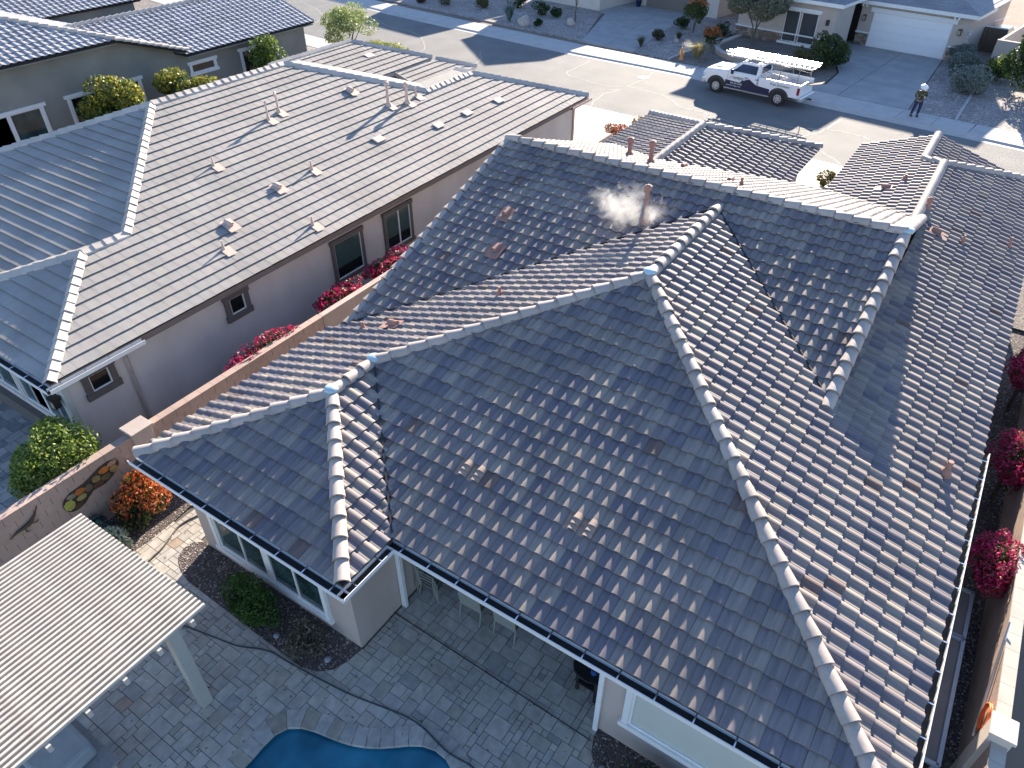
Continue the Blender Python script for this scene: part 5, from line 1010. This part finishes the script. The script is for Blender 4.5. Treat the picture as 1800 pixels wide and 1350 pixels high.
# hydrant
hy = thing('fire_hydrant', FP(-7.95, -12.35, .1), 'orange fire hydrant at the edge of the far pavement', 'fire hydrant'); OY = mat('hydrant_orange', (.62, .30, .09), .5, .08, 6); hM = Matrix.Translation(FP(-7.95, -12.35, .1))
B(hM).tube([(0, 0, 0), (0, 0, .06), (0, 0, .07), (0, 0, .5), (0, 0, .52), (0, 0, .56)], [.17, .17, .11, .11, .15, .15], 14).build('barrel', OY, hy)
B(hM).tube([(0, 0, .56), (0, 0, .66), (0, 0, .74), (0, 0, .80)], [.13, .11, .06, .03], 12).build('bonnet', OY, hy); B(hM).tube([(-.19, 0, .4), (.19, 0, .4)], .055, 10).build('outlet', OY, hy); B(hM).tube([(0, -.2, .38), (0, 0, .38)], .07, 10).build('outlet', OY, hy)
# hoses
hp = smooth_open([(-10.91, 3.61, .06), (-9.83, 3.86, .06), (-9.55, 3.92, .06), (-8.94, 4.23, .07), (-8.41, 4.25, .07), (-7.57, 4.35, .07), (-6.82, 4.45, .06), (-6.05, 4.64, .06), (-5.48, 4.75, .07), (-5.13, 4.73, .07), (-4.74, 4.65, .075), (-4.42, 4.62, .075), (-3.89, 4.70, .075), (-3.2, 4.4, .06)], 2)
o = B().tube(hp, .017, 8).build('hose', mat('hose_dark', (.03, .045, .05), .5, .2, 6), smooth=True, label='dark hose lying across the patio pavers to the pool', cat='hose'); local(o, (-8, 4.2, .06))
hp = smooth_open([(-13.0, 3.9, .06), (-13.06, 4.33, .06), (-13.11, 4.7, .06), (-13.33, 5.18, .06), (-13.38, 5.47, .06), (-13.1, 6.2, .06), (-12.7, 6.8, .06)], 2)
o = B().tube(hp, .02, 8).build('hose', mat('hose_brown', (.06, .05, .045), .6, .2, 6), smooth=True, label='dark hose curving over the path beside the house wing', cat='hose'); local(o, (-13.1, 4.8, .06))
for (x, y), lb_ in (((-7.75, 4.75), 'small round bed light by the wing corner'), ((-1.98, 5.95), 'small round bed light right of the patio'), ((-9.05, 4.55), 'small round bed light beside the clipped shrub')):
    o = B().sphere((0, 0, .03), (.075, .075, .05), 12, 6).build('path_light', mat('path_light_grey', (.25, .27, .3), .4), smooth=True, label=lb_, cat='light', group='bed lights'); o.location = (x, y, .045)
rgd = random.Random(8)
lv = B()
for i in range(260):
    x, y = rgd.uniform(-13.2, -2.5), rgd.uniform(.4, 6.4)
    if keep_main(x, y): a_ = rgd.uniform(0, 6.28); q = .018+.02*rgd.random(); c_, s_n = math.cos(a_)*q, math.sin(a_)*q; lv.add([(x-c_, y-s_n, .05), (x+s_n*.4, y-c_*.4, .053), (x+c_, y+s_n, .052), (x-s_n*.4, y+c_*.4, .05)], [(0, 1, 2, 3)])
lv.build('leaf_litter', mat('dry_leaf', (.10, .075, .035), .9, .3, 3), kind='stuff')
# side-yard screen frames leaning on the house
sfm = thing('window_screen', (2.78, 11, 0), 'long grey sun screens in pale frames leaning by the east wall under the eave', 'window screen')
SCG = mat('screen_mesh_grey', (.20, .185, .175), .7, .08, 2); FRB = mat('screen_frame', (.36, .42, .47), .4, .05, 5)
for ya, yb in ((9.0, 11.95), (12.0, 13.3)):
    f = B(); zt, zb_ = .75, .62
    for a, c in (((2.0, ya), (3.0, ya)), ((2.0, yb), (3.0, yb)), ((3.0, ya), (3.0, yb)), ((2.0, ya), (2.0, yb))): f.bar((*a, .7), (*c, .7), .07, .06)
    fo = f.build('frame', FRB, sfm); B().box(2.03, 2.97, ya+.03, yb-.03, .67, .68).build('mesh_panel', SCG, fo)
lg = B()
for x, y in ((2.05, 9.05), (2.95, 9.05), (2.05, 13.2), (2.95, 13.2), (2.95, 11.97), (2.05, 11.97)): lg.box(x-.03, x+.03, y-.03, y+.03, .02, .67)
lg.build('leg', FRB, sfm)
o = B().tube([(3.36, 9.7, 1.0), (3.37, 10.6, 1.45), (3.38, 11.7, 1.98)], [.03, .03, .016], 10).build('pool_pole', ALU, label='white telescopic pool pole leaning on the right block wall', cat='pole'); local(o, (3.44, 9.6, .35))
ang = np.linspace(0, 6*math.pi, 60)
hz = B().tube([(3.37-.02*math.sin(t*.33), 9.85+.24*math.cos(t), 1.45+.26*math.sin(t)) for t in ang], .018, 6).build('garden_hose', mat('hose_orange', (.75, .16, .03), .5, .05, 5), smooth=True, label='orange garden hose coiled on the wall behind the pale pillar', cat='hose'); local(hz, (3.42, 9.75, 1.45))
hz = B().tube([(3.45, 12.0+.2*math.cos(t), 1.0+.2*math.sin(t)) for t in ang], .02, 6).build('garden_hose', mat('hose_rust', (.25, .08, .05), .6, .05, 5), smooth=True, label='dark red hose coil hanging on the shaded right wall', cat='hose'); local(hz, (3.45, 12, 1.0))

# ================================================================== PATIO FURNITURE
CHM = mat('chair_frame', (.24, .25, .22), .5, .05, 6); SLG = mat('sling_fabric', (.16, .165, .15), .8, .05, 6)
def chair(M, label, first=[None], group='patio chairs'):
    t = thing('patio_chair', M.translation, label, 'chair', group); WM[t.name] = Matrix.Translation(M.translation)
    fr = B(M)
    for s in (-.26, .26):
        lb_ = B(M); lb_.tube([(s, -.24, 0), (s, -.22, .42)], .018, 6); lb_.build('leg', CHM, t); lb_ = B(M); lb_.tube([(s, .27, 0), (s, .20, .42), (s, .26, .9)], .018, 6); lb_.build('leg', CHM, t)
        lb_ = B(M); lb_.tube([(s, -.24, .64), (s, .22, .66)], .016, 6); lb_.tube([(s, -.23, .42), (s, -.24, .64)], .014, 6); lb_.build('armrest', CHM, t)
    B(M).box(-.25, .25, -.24, .2, .41, .44).build('seat', SLG, t); B(M).add([(-.26, .2, .45), (.26, .2, .45), (.26, .23, .45), (-.26, .23, .45), (-.26, .25, .92), (.26, .25, .92), (.26, .28, .92), (-.26, .28, .92)], BF).build('backrest', CHM, t, bevel=.008); return t
for i in range(3): chair(Matrix.Translation((-6.95-.05*i, 7.35+.0*i, .04+.09*i)) @ Matrix.Rotation(R(95), 4, 'Z'), ['lowest patio chair in the stack by the wing wall', 'middle patio chair in the stack by the wing wall', 'topmost patio chair in the stack by the wing wall'][i])
for x, y, r_, lb_ in ((-5.85, 7.38, 182, 'left of the two chairs at the near side of the patio table'), (-4.98, 7.42, 180, 'right of the two chairs at the near side of the patio table'), (-3.95, 8.0, 240, 'chair at the right end of the patio table'), (-5.6, 9.2, 0, 'chair on the far shaded side of the patio table')):
    chair(Matrix.Translation((x, y, .04)) @ Matrix.Rotation(R(r_), 4, 'Z'), lb_)
tb = thing('patio_table', (-5.2, 8.3, .04), 'dark dining table in the shade of the covered patio', 'table'); B().box(-6.5, -4.2, 7.85, 8.8, .72, .77).build('tabletop', BLACK, tb, bevel=.01)
for x in (-6.4, -4.3):
    for y in (7.95, 8.7): B().box(x-.03, x+.03, y-.03, y+.03, .04, .72).build('leg', BLACK, tb)
st = thing('side_table', (-2.9, 7.2, .04), 'rounded black side table beside the right patio post', 'table')
P = smooth_poly([(-3.35, 6.95), (-2.62, 6.9), (-2.6, 7.75), (-3.3, 7.85)], 2); B().prism(P, .74, .8).build('tabletop', BLACK, st); B().box(-3.15, -2.7, 7.05, 7.6, .3, .34).build('shelf', BLACK, st)
for x, y in ((-3.15, 7.08), (-2.72, 7.02), (-3.15, 7.62), (-2.7, 7.62)): B().box(x-.03, x+.03, y-.03, y+.03, .04, .74).build('leg', BLACK, st)
o = B().tube([(0, 0, 0), (0, 0, .14)], .07, 14).build('cup', mat('cup_blue', (.03, .10, .30), .4), label='blue cup standing on the black side table', cat='cup'); o.location = (-2.85, 7.15, .8)
# smoke plume
sm, n_, l_, b_ = mk('smoke'); n_.remove(b_); ov = n_.get('Material Output'); pv = n_.new('ShaderNodeVolumePrincipled'); l_.new(pv.outputs[0], ov.inputs['Volume']); pv.inputs['Color'].default_value = (.95, .95, .95, 1); pv.inputs['Anisotropy'].default_value = .3
tc = n_.new('ShaderNodeTexCoord'); nz = n_.new('ShaderNodeTexNoise'); nz.inputs['Scale'].default_value = 2.0; nz.inputs['Detail'].default_value = 10; nz.inputs['Roughness'].default_value = .74; nz.inputs['Distortion'].default_value = 1.0; l_.new(tc.outputs['Object'], nz.inputs[0])
gr_ = n_.new('ShaderNodeTexGradient'); gr_.gradient_type = 'QUADRATIC_SPHERE'; mpp = n_.new('ShaderNodeMapping'); mpp.inputs['Scale'].default_value = (1/1.75, 1/1.25, 1/.85); l_.new(tc.outputs['Object'], mpp.inputs[0]); l_.new(mpp.outputs[0], gr_.inputs[0])
ma = n_.new('ShaderNodeMath'); ma.operation = 'MULTIPLY_ADD'; ma.inputs[1].default_value = .42; l_.new(gr_.outputs['Fac'], ma.inputs[0]); l_.new(nz.outputs[0], ma.inputs[2])
mr = n_.new('ShaderNodeMapRange'); mr.inputs[1].default_value = .63; mr.inputs[2].default_value = .80; mr.inputs[3].default_value = 0; mr.inputs[4].default_value = 1.7; l_.new(ma.outputs[0], mr.inputs[0])
m2 = n_.new('ShaderNodeMath'); m2.operation = 'MULTIPLY'; g2 = n_.new('ShaderNodeMapRange'); g2.inputs[1].default_value = .0; g2.inputs[2].default_value = .2; l_.new(gr_.outputs['Fac'], g2.inputs[0]); l_.new(mr.outputs[0], m2.inputs[0]); l_.new(g2.outputs[0], m2.inputs[1]); l_.new(m2.outputs[0], pv.inputs['Density'])
o = B().sphere((0, 0, 0), (1.8, 1.3, .9), 24, 14).build('smoke', sm, kind='stuff', label='white smoke drifting around the tall roof vent pipe', cat='smoke'); o.location = (-7.25, 16.1, 5.82); o.scale = (1.05, 1.05, .95); o.rotation_euler = (R(16), 0, R(8))

# ================================================================== TRUCK
tM = FM @ Matrix.Translation((-3.55, -15.95, 0)) @ Matrix.Rotation(.035, 4, 'Z')    # local +x runs to the tail, y across (far side +)
tk = thing('pickup_truck', tM.translation, 'white pickup truck with dark blue lower stripe and ladder rack parked across the street', 'truck')
HW = 1.0
def loft(M, secs, name, m, parent, bevel=0.03, smooth=False):
    V = []; F = []; n = len(secs[0][1])
    for x, sec in secs: V += [(x, y, z) for y, z in sec]
    for i in range(len(secs)-1):
        for k in range(n): F.append((i*n+k, i*n+(k+1) % n, (i+1)*n+(k+1) % n, (i+1)*n+k))
    F.append(tuple(range(n-1, -1, -1))); F.append(tuple((len(secs)-1)*n+k for k in range(n)))
    return B(M).add(V, F).build(name, m, parent, bevel=bevel, smooth=smooth)
def sec(w0, w1, z0, z1, zt, r=.1): # rounded slab section
    return [(-w0, z0), (w0, z0), (w1, z0+.25), (w1, z1), (w1-r, zt), (-w1+r, zt), (-w1, z1), (-w1, z0+.25)]
body = loft(tM, [(0, sec(.85, .9, .62, 1.12, 1.2)), (.12, sec(.93, .98, .5, 1.2, 1.3)), (.9, sec(.95, 1.01, .48, 1.28, 1.38)), (1.65, sec(.95, 1.01, .48, 1.32, 1.42)), (3.55, sec(.95, 1.01, .48, 1.32, 1.40))], 'body', WHITE, tk)
hs = B(tM).box(.45, 1.35, -.42, .42, 1.37, 1.435).build('hood_scoop', WHITE, tk, bevel=.03)
cabs = [(1.5, [(-.86, 1.38), (.86, 1.38), (.8, 1.42), (-.8, 1.42)]), (2.25, [(-.92, 1.38), (.92, 1.38), (.72, 1.96), (-.72, 1.96)]), (3.35, [(-.92, 1.38), (.92, 1.38), (.74, 1.97), (-.74, 1.97)]), (3.55, [(-.9, 1.38), (.9, 1.38), (.74, 1.9), (-.74, 1.9)])]
loft(tM, cabs, 'cab', WHITE, tk, .04)
gl = B(tM)
for s in (-1, 1):
    gl.add([(1.86, s*.905, 1.42), (3.38, s*.93, 1.42), (3.36, s*.775, 1.86), (2.36, s*.765, 1.86)], [(0, 1, 2, 3) if s < 0 else (3, 2, 1, 0)])
gl.build('side_window', GLASST, tk)
B(tM).add([(1.58, -.78, 1.455), (1.58, .78, 1.455), (2.2, .68, 1.93), (2.2, -.68, 1.93)], [(3, 2, 1, 0), (0, 1, 2, 3)]).build('windshield', GLASST, tk); B(tM).box(3.55, 3.57, -.6, .6, 1.48, 1.84).build('rear_window', GLASST, tk)
B(tM).box(2.45, 3.1, -.45, .45, 1.975, 1.985).build('sunroof', GLASST, tk)
bed = B(tM); 
for s in (-1, 1): bed.box(3.6, 6.12, s*1.01 if s < 0 else .93, -.93 if s < 0 else 1.01, .62, 1.38)
bed.box(3.6, 3.66, -.93, .93, .62, 1.38); bed.box(3.6, 6.1, -.93, .93, .62, .72); bed.build('bed', WHITE, tk, bevel=.02)
B(tM).box(6.1, 6.17, -.93, .93, .68, 1.36).build('tailgate', WHITE, tk, bevel=.02); B(tM).box(3.68, 6.08, -.92, .92, .721, .74).build('bed_liner', BLACK, tk)
B(tM).box(6.12, 6.36, -.95, .95, .45, .66).build('rear_bumper', ALU, tk, bevel=.03); B(tM).box(6.36, 6.6, -.05, .05, .42, .5).build('hitch', BLACK, tk); B(tM).box(-.12, .1, -.92, .92, .42, .72).build('front_bumper', ALU, tk, bevel=.04); B(tM).box(-.04, .02, -.7, .7, .78, 1.1).build('grille', BLACK, tk)
for s in (-1, 1):
    B(tM).box(-.03, .16, s*.93-.06, s*.93+.06, .86, 1.06).build('headlight', mat('lamp_clear', (.6, .65, .7), .1), tk, bevel=.02)
    B(tM).box(6.02, 6.16, s*.99-.05, s*.99+.04, .82, 1.22).build('taillight', mat('lamp_red', (.30, .005, .02), .25), tk, bevel=.02)
    B(tM).box(1.88, 2.0, s*1.16-.1, s*1.16+.1, 1.3, 1.58).build('mirror', BLACK, tk, bevel=.03)
    for xx in (2.75, 3.4): B(tM).box(xx, xx+.2, s*1.02-.015, s*1.02+.015, 1.18, 1.215).build('door_handle', BLACK, tk)
    for xw in (.95, 4.98):
        ar = B(tM); 
        V = []
        for k in range(13): t = math.pi*k/12; V += [(xw+.62*math.cos(t), s*1.02, .48+.55*math.sin(t)), (xw+.50*math.cos(t), s*1.035, .46+.43*math.sin(t)), (xw+.50*math.cos(t), s*.8, .46+.43*math.sin(t))]
        F = []
        for k in range(12): F += [(3*k, 3*k+3, 3*k+4, 3*k+1), (3*k+1, 3*k+4, 3*k+5, 3*k+2)]
        ar.add(V, F); ar.add([(xw+.5*math.cos(math.pi*k/12), s*1.022, .46+.43*math.sin(math.pi*k/12)) for k in range(13)], [tuple(range(13))]); ar.build('wheel_arch', BLACK, tk)
        wh = B(tM).tube([(xw, s*.78, .42), (xw, s*.8, .42), (xw, s*1.02, .42), (xw, s*1.05, .42)], [.36, .42, .42, .36], 24).build('wheel', TYRE, tk)
        rim = B(tM); rim.tube([(xw, s*1.04, .42), (xw, s*1.06, .42)], [.25, .24], 20); rim.tube([(xw, s*1.055, .42), (xw, s*1.09, .42)], [.09, .07], 12); rim.build('rim', ALU, wh)
        hl = B(tM)
        for k in range(8): t = 2*math.pi*k/8; hl.tube([(xw+.165*math.cos(t), s*1.061, .42+.165*math.sin(t)), (xw+.165*math.cos(t), s*1.064, .42+.165*math.sin(t))], .035, 8)
        hl.build('rim_hole', BLACK, wh)
DB = mat('decal_blue', (.008, .012, .045), .4, .1, 3); sF = -1.0125
dec = B(tM); pts = [(1.5, .50), (1.5, .90), (2.45, .86), (2.58, .98), (2.62, 1.06), (2.66, .99), (3.02, 1.16), (3.5, .90), (4.38, .84), (4.38, .50)]
dM = tM @ Matrix(((1, 0, 0, 0), (0, 0, 1, -1.022), (0, 1, 0, 0), (0, 0, 0, 1)))
B(dM).prism(pts, 0, .008).build('blue_stripe', DB, tk)
B(tM).box(1.5, 4.4, -1.08, -1.02, .42, .47).build('running_board', ALU, tk)
ln = B(tM)
for xx in (1.62, 3.52): ln.box(xx, xx+.012, -1.0145, -1.0105, .6, 1.34)
ln.build('door_seam', BLACK, tk)
def text(txt, size, x, z, m, parent, M=tM, y=-1.035, name='lettering', shear=0):
    c = bpy.data.curves.new('lettering', 'FONT'); c.body = txt; c.size = size; c.extrude = .002; c.shear = shear; o = bpy.data.objects.new('tmp', c); COL.objects.link(o)
    dg = bpy.context.evaluated_depsgraph_get(); me = bpy.data.meshes.new_from_object(o.evaluated_get(dg)); bpy.data.objects.remove(o); me.materials.clear(); me.materials.append(m)
    me.transform(M @ Matrix.Translation((x, y, z)) @ Matrix.Rotation(math.pi/2, 4, 'X')); ob = bpy.data.objects.new(name, me); place(ob, parent); return ob
text('AMERICA', .22, 1.98, 1.0, DB, tk); text('602.281.5428', .14, 1.86, .73, WHITE, tk); text('americaroofingpro.com', .10, 1.62, .60, WHITE, tk); text('Free Estimates', .2, 4.35, 1.10, DB, tk, shear=.15)
lgm = B(tM); lgm.bar((1.70, -1.03, 1.0), (1.95, -1.03, 1.16), .006, .022, (0, 1, 0)); lgm.bar((1.8, -1.03, .98), (1.82, -1.03, 1.1), .006, .03, (0, 1, 0)); lgm.bar((1.82, -1.03, 1.1), (1.98, -1.03, 1.12), .006, .018, (0, 1, 0)); lgm.build('logo', DB, tk)
rk = B(tM); GR = mat('rack_steel', (.30, .29, .27), .5, .1, 6)
for s in (-.97, .97):
    for xx in (3.72, 4.8, 5.9): rk.tube([(xx, s, 1.38), (xx, s*.95, 2.18)], .025, 6)
    rk.tube([(1.4, s*.95, 2.18), (6.15, s*.95, 2.18)], .025, 6); rk.tube([(3.72, s*.96, 1.75), (5.9, s*.96, 1.6)], .02, 6)
for xx in (1.6, 2.8, 3.72, 4.8, 5.9): rk.tube([(xx, -.93, 2.18), (xx, .93, 2.18)], .025, 6)
rk.build('ladder_rack', GR, tk)
def ladder(xa, xb, yc_, z, label, wd=.42):
    t = thing('ladder', (tM @ Vector((xa, yc_, z)))[:], label, 'ladder', 'ladders on the truck rack')
    for s in (-1, 1): B(tM).box(xa, xb, yc_+s*wd/2-.02, yc_+s*wd/2+.02, z, z+.08).build('rail', ALU, t)
    rg = B(tM); x = xa+.15
    while x < xb: rg.box(x-.02, x+.02, yc_-wd/2, yc_+wd/2, z+.02, z+.06); x += .3
    rg.build('rung', ALU, t)
ladder(1.3, 6.6, -.62, 2.22, 'near side aluminium ladder on the truck rack'); ladder(.9, 6.5, -.05, 2.22, 'middle aluminium ladder on the truck rack'); ladder(1.1, 6.45, .55, 2.22, 'far side aluminium ladder on the truck rack'); ladder(2.6, 6.7, -.35, 2.32, 'upper aluminium ladder lying across the other ladders')
for i in range(2):
    o = B(tM).add([(4.6, -.3+i*.35, .8+.04*i), (7.0, -.1+i*.3, 1.42), (7.0, .08+i*.3, 1.42), (4.6, -.12+i*.35, .8+.04*i), (4.6, -.3+i*.35, .84+.04*i), (7.0, -.1+i*.3, 1.46), (7.0, .08+i*.3, 1.46), (4.6, -.12+i*.35, .84+.04*i)], BF).build('lumber_board', WOOD, label=['near lumber board sticking out over the tailgate', 'far lumber board sticking out over the tailgate'][i], cat='board', group='boards in the truck bed'); local(o, (tM @ Vector((5.2, 0, .9)))[:])
TARP = mat('tarp_grey', (.42, .38, .40), .8, .25, 6, .5, 12)
V = []; F = []; nn = 9
for i in range(nn):
    for j in range(nn): V.append(tM @ Vector((4.1+1.7*i/(nn-1), -.75+1.5*j/(nn-1), .76+.55*math.sin(math.pi*i/(nn-1))*math.sin(math.pi*j/(nn-1))+.12*random.random())))
for i in range(nn-1):
    for j in range(nn-1): F.append((i*nn+j, (i+1)*nn+j, (i+1)*nn+j+1, i*nn+j+1))
o = mesh('tarp_pile', V, F, TARP, None, label='crumpled grey tarp pile in the truck bed', cat='tarp'); local(o, (tM @ Vector((4.9, 0, .75)))[:])
o = B(tM).tube([(3.95, -.6, .76), (3.95, -.6, 1.3), (3.95, -.6, 1.36)], [.14, .14, .06], 12).build('water_cooler', mat('cooler_orange', (.55, .10, .03), .5), label='orange water cooler in the truck bed behind the cab', cat='cooler'); local(o, (tM @ Vector((3.95, -.6, .76)))[:])

# ================================================================== PERSON
pM = Matrix.Translation(FP(8.2, -13.4, .12)) @ Matrix.Rotation(R(20), 4, 'Z') @ Matrix.Scale(.95, 4)   # faces -y (towards the roof and the camera)
pr = thing('person', FP(8.2, -13.4, .12), 'person in white hard hat and camouflage jacket with jeans standing on the far pavement', 'person')
def skin(name, J, Eg, m, parent, root=0, sub=2):
    me = bpy.data.meshes.new(name); me.from_pydata([tuple(pM @ Vector(j[:3])) for j in J], Eg, []); me.materials.append(m); o = bpy.data.objects.new(name, me); place(o, parent)
    sk = o.modifiers.new('skin', 'SKIN'); 
    for i, j in enumerate(J): r_ = j[3]; me.skin_vertices[0].data[i].radius = (r_, (j[4] if len(j) > 4 else r_))
    me.skin_vertices[0].data[root].use_root = True
    ss = o.modifiers.new('sub', 'SUBSURF'); ss.levels = sub; ss.render_levels = sub; return o
SKIN = mat('skin_tone', (.30, .19, .14), .6, .05, 8); JEAN = mat('jeans', (.02, .03, .075), .9, .2, 9); BOOT = mat('boots', (.05, .035, .03), .8)
CAMO, n_, l_, b_ = mk('camouflage'); tc = n_.new('ShaderNodeTexCoord'); nz = n_.new('ShaderNodeTexNoise'); nz.inputs['Scale'].default_value = 7; nz.inputs['Detail'].default_value = 2; l_.new(tc.outputs['Object'], nz.inputs[0])
crn = n_.new('ShaderNodeValToRGB'); crn.color_ramp.interpolation = 'CONSTANT'; el = crn.color_ramp.elements; el[0].color = (.03, .035, .02, 1); el[1].position = .46; el[1].color = (.10, .11, .05, 1); e = el.new(.53); e.color = (.15, .11, .07, 1); e = el.new(.60); e.color = (.05, .04, .03, 1); l_.new(nz.outputs[0], crn.inputs[0]); l_.new(crn.outputs[0], b_.inputs['Base Color']); b_.inputs['Roughness'].default_value = .9
bd = skin('body', [(0, .01, .95, .10, .08), (0, .01, 1.15, .10, .08), (0, -.01, 1.38, .13, .09), (0, -.03, 1.5, .065, .065), (0, -.08, 1.6, .085, .095), (0, -.10, 1.68, .085, .09),
    (-.20, -.01, 1.42, .06), (-.30, .03, 1.16, .048), (-.16, -.22, 1.10, .035), (-.08, -.26, 1.12, .04, .022), (.20, -.01, 1.42, .06), (.30, .03, 1.16, .048), (.16, -.22, 1.12, .035), (.08, -.26, 1.14, .04, .022),
    (-.10, 0, .85, .08), (-.17, -.02, .5, .06), (-.22, .02, .1, .05), (-.23, -.1, .04, .04), (.10, 0, .85, .08), (.14, -.03, .5, .07), (.12, 0, .1, .05), (.12, -.12, .04, .04)],
    [(0, 1), (1, 2), (2, 3), (3, 4), (4, 5), (2, 6), (6, 7), (7, 8), (8, 9), (2, 10), (10, 11), (11, 12), (12, 13), (0, 14), (14, 15), (15, 16), (16, 17), (0, 18), (18, 19), (19, 20), (20, 21)], SKIN, pr)
skin('jacket', [(0, .0, .88, .19, .155), (0, 0, 1.15, .18, .145), (0, -.01, 1.36, .20, .14), (0, -.03, 1.46, .10, .10), (-.21, -.01, 1.42, .085), (-.31, .03, 1.16, .07), (-.19, -.18, 1.10, .055), (.21, -.01, 1.42, .085), (.31, .03, 1.16, .07), (.19, -.18, 1.12, .055)],
     [(0, 1), (1, 2), (2, 3), (2, 4), (4, 5), (5, 6), (2, 7), (7, 8), (8, 9)], CAMO, pr)
skin('jeans', [(0, 0, .95, .165, .13), (-.12, 0, .83, .12), (-.17, -.02, .5, .085), (-.22, .02, .1, .07), (.12, 0, .83, .12), (.14, -.03, .5, .085), (.12, 0, .1, .07)], [(0, 1), (1, 2), (2, 3), (0, 4), (4, 5), (5, 6)], JEAN, pr)
for s, x in ((-1, -.225), (1, .12)): B(pM).box(x-.055, x+.055, -.19, .09, 0, .1).build('boot', BOOT, pr, bevel=.03)
hat = B(pM @ Matrix.Translation((0, -.10, 1.70)) @ Matrix.Rotation(R(25), 4, 'X')); V = []; F = []
for i in range(7):
    for k in range(18):
        t = math.pi/2*i/6; q = 2*math.pi*k/18; r_ = .145*math.cos(t) if i else .215; V.append((r_*math.cos(q), r_*1.12*math.sin(q), .14*math.sin(t)+(.0 if i else -.01)))
for i in range(6):
    for k in range(18): F.append((i*18+k, i*18+(k+1) % 18, (i+1)*18+(k+1) % 18, (i+1)*18+k))
hat.add(V, F); hat.build('hard_hat', WHITE, pr, smooth=True)
fa = B(pM @ Matrix.Translation((0, -.10, 1.62)))
for s in (-.035, .035): fa.sphere((s, -.088, .01), .012, 8, 6)
fa.build('eye', BLACK, pr); B(pM @ Matrix.Translation((0, -.10, 1.62))).tube([(0, -.09, .01), (0, -.125, -.03), (0, -.09, -.035)], [.01, .018, .012], 6).build('nose', SKIN, pr)
o = B(pM).box(-.05, .05, -.30, -.285, 1.08, 1.2).build('drone_controller', BLACK, label='small dark controller held by the person in the hard hat', cat='controller'); local(o, (pM @ Vector((0, -.29, 1.1)))[:])
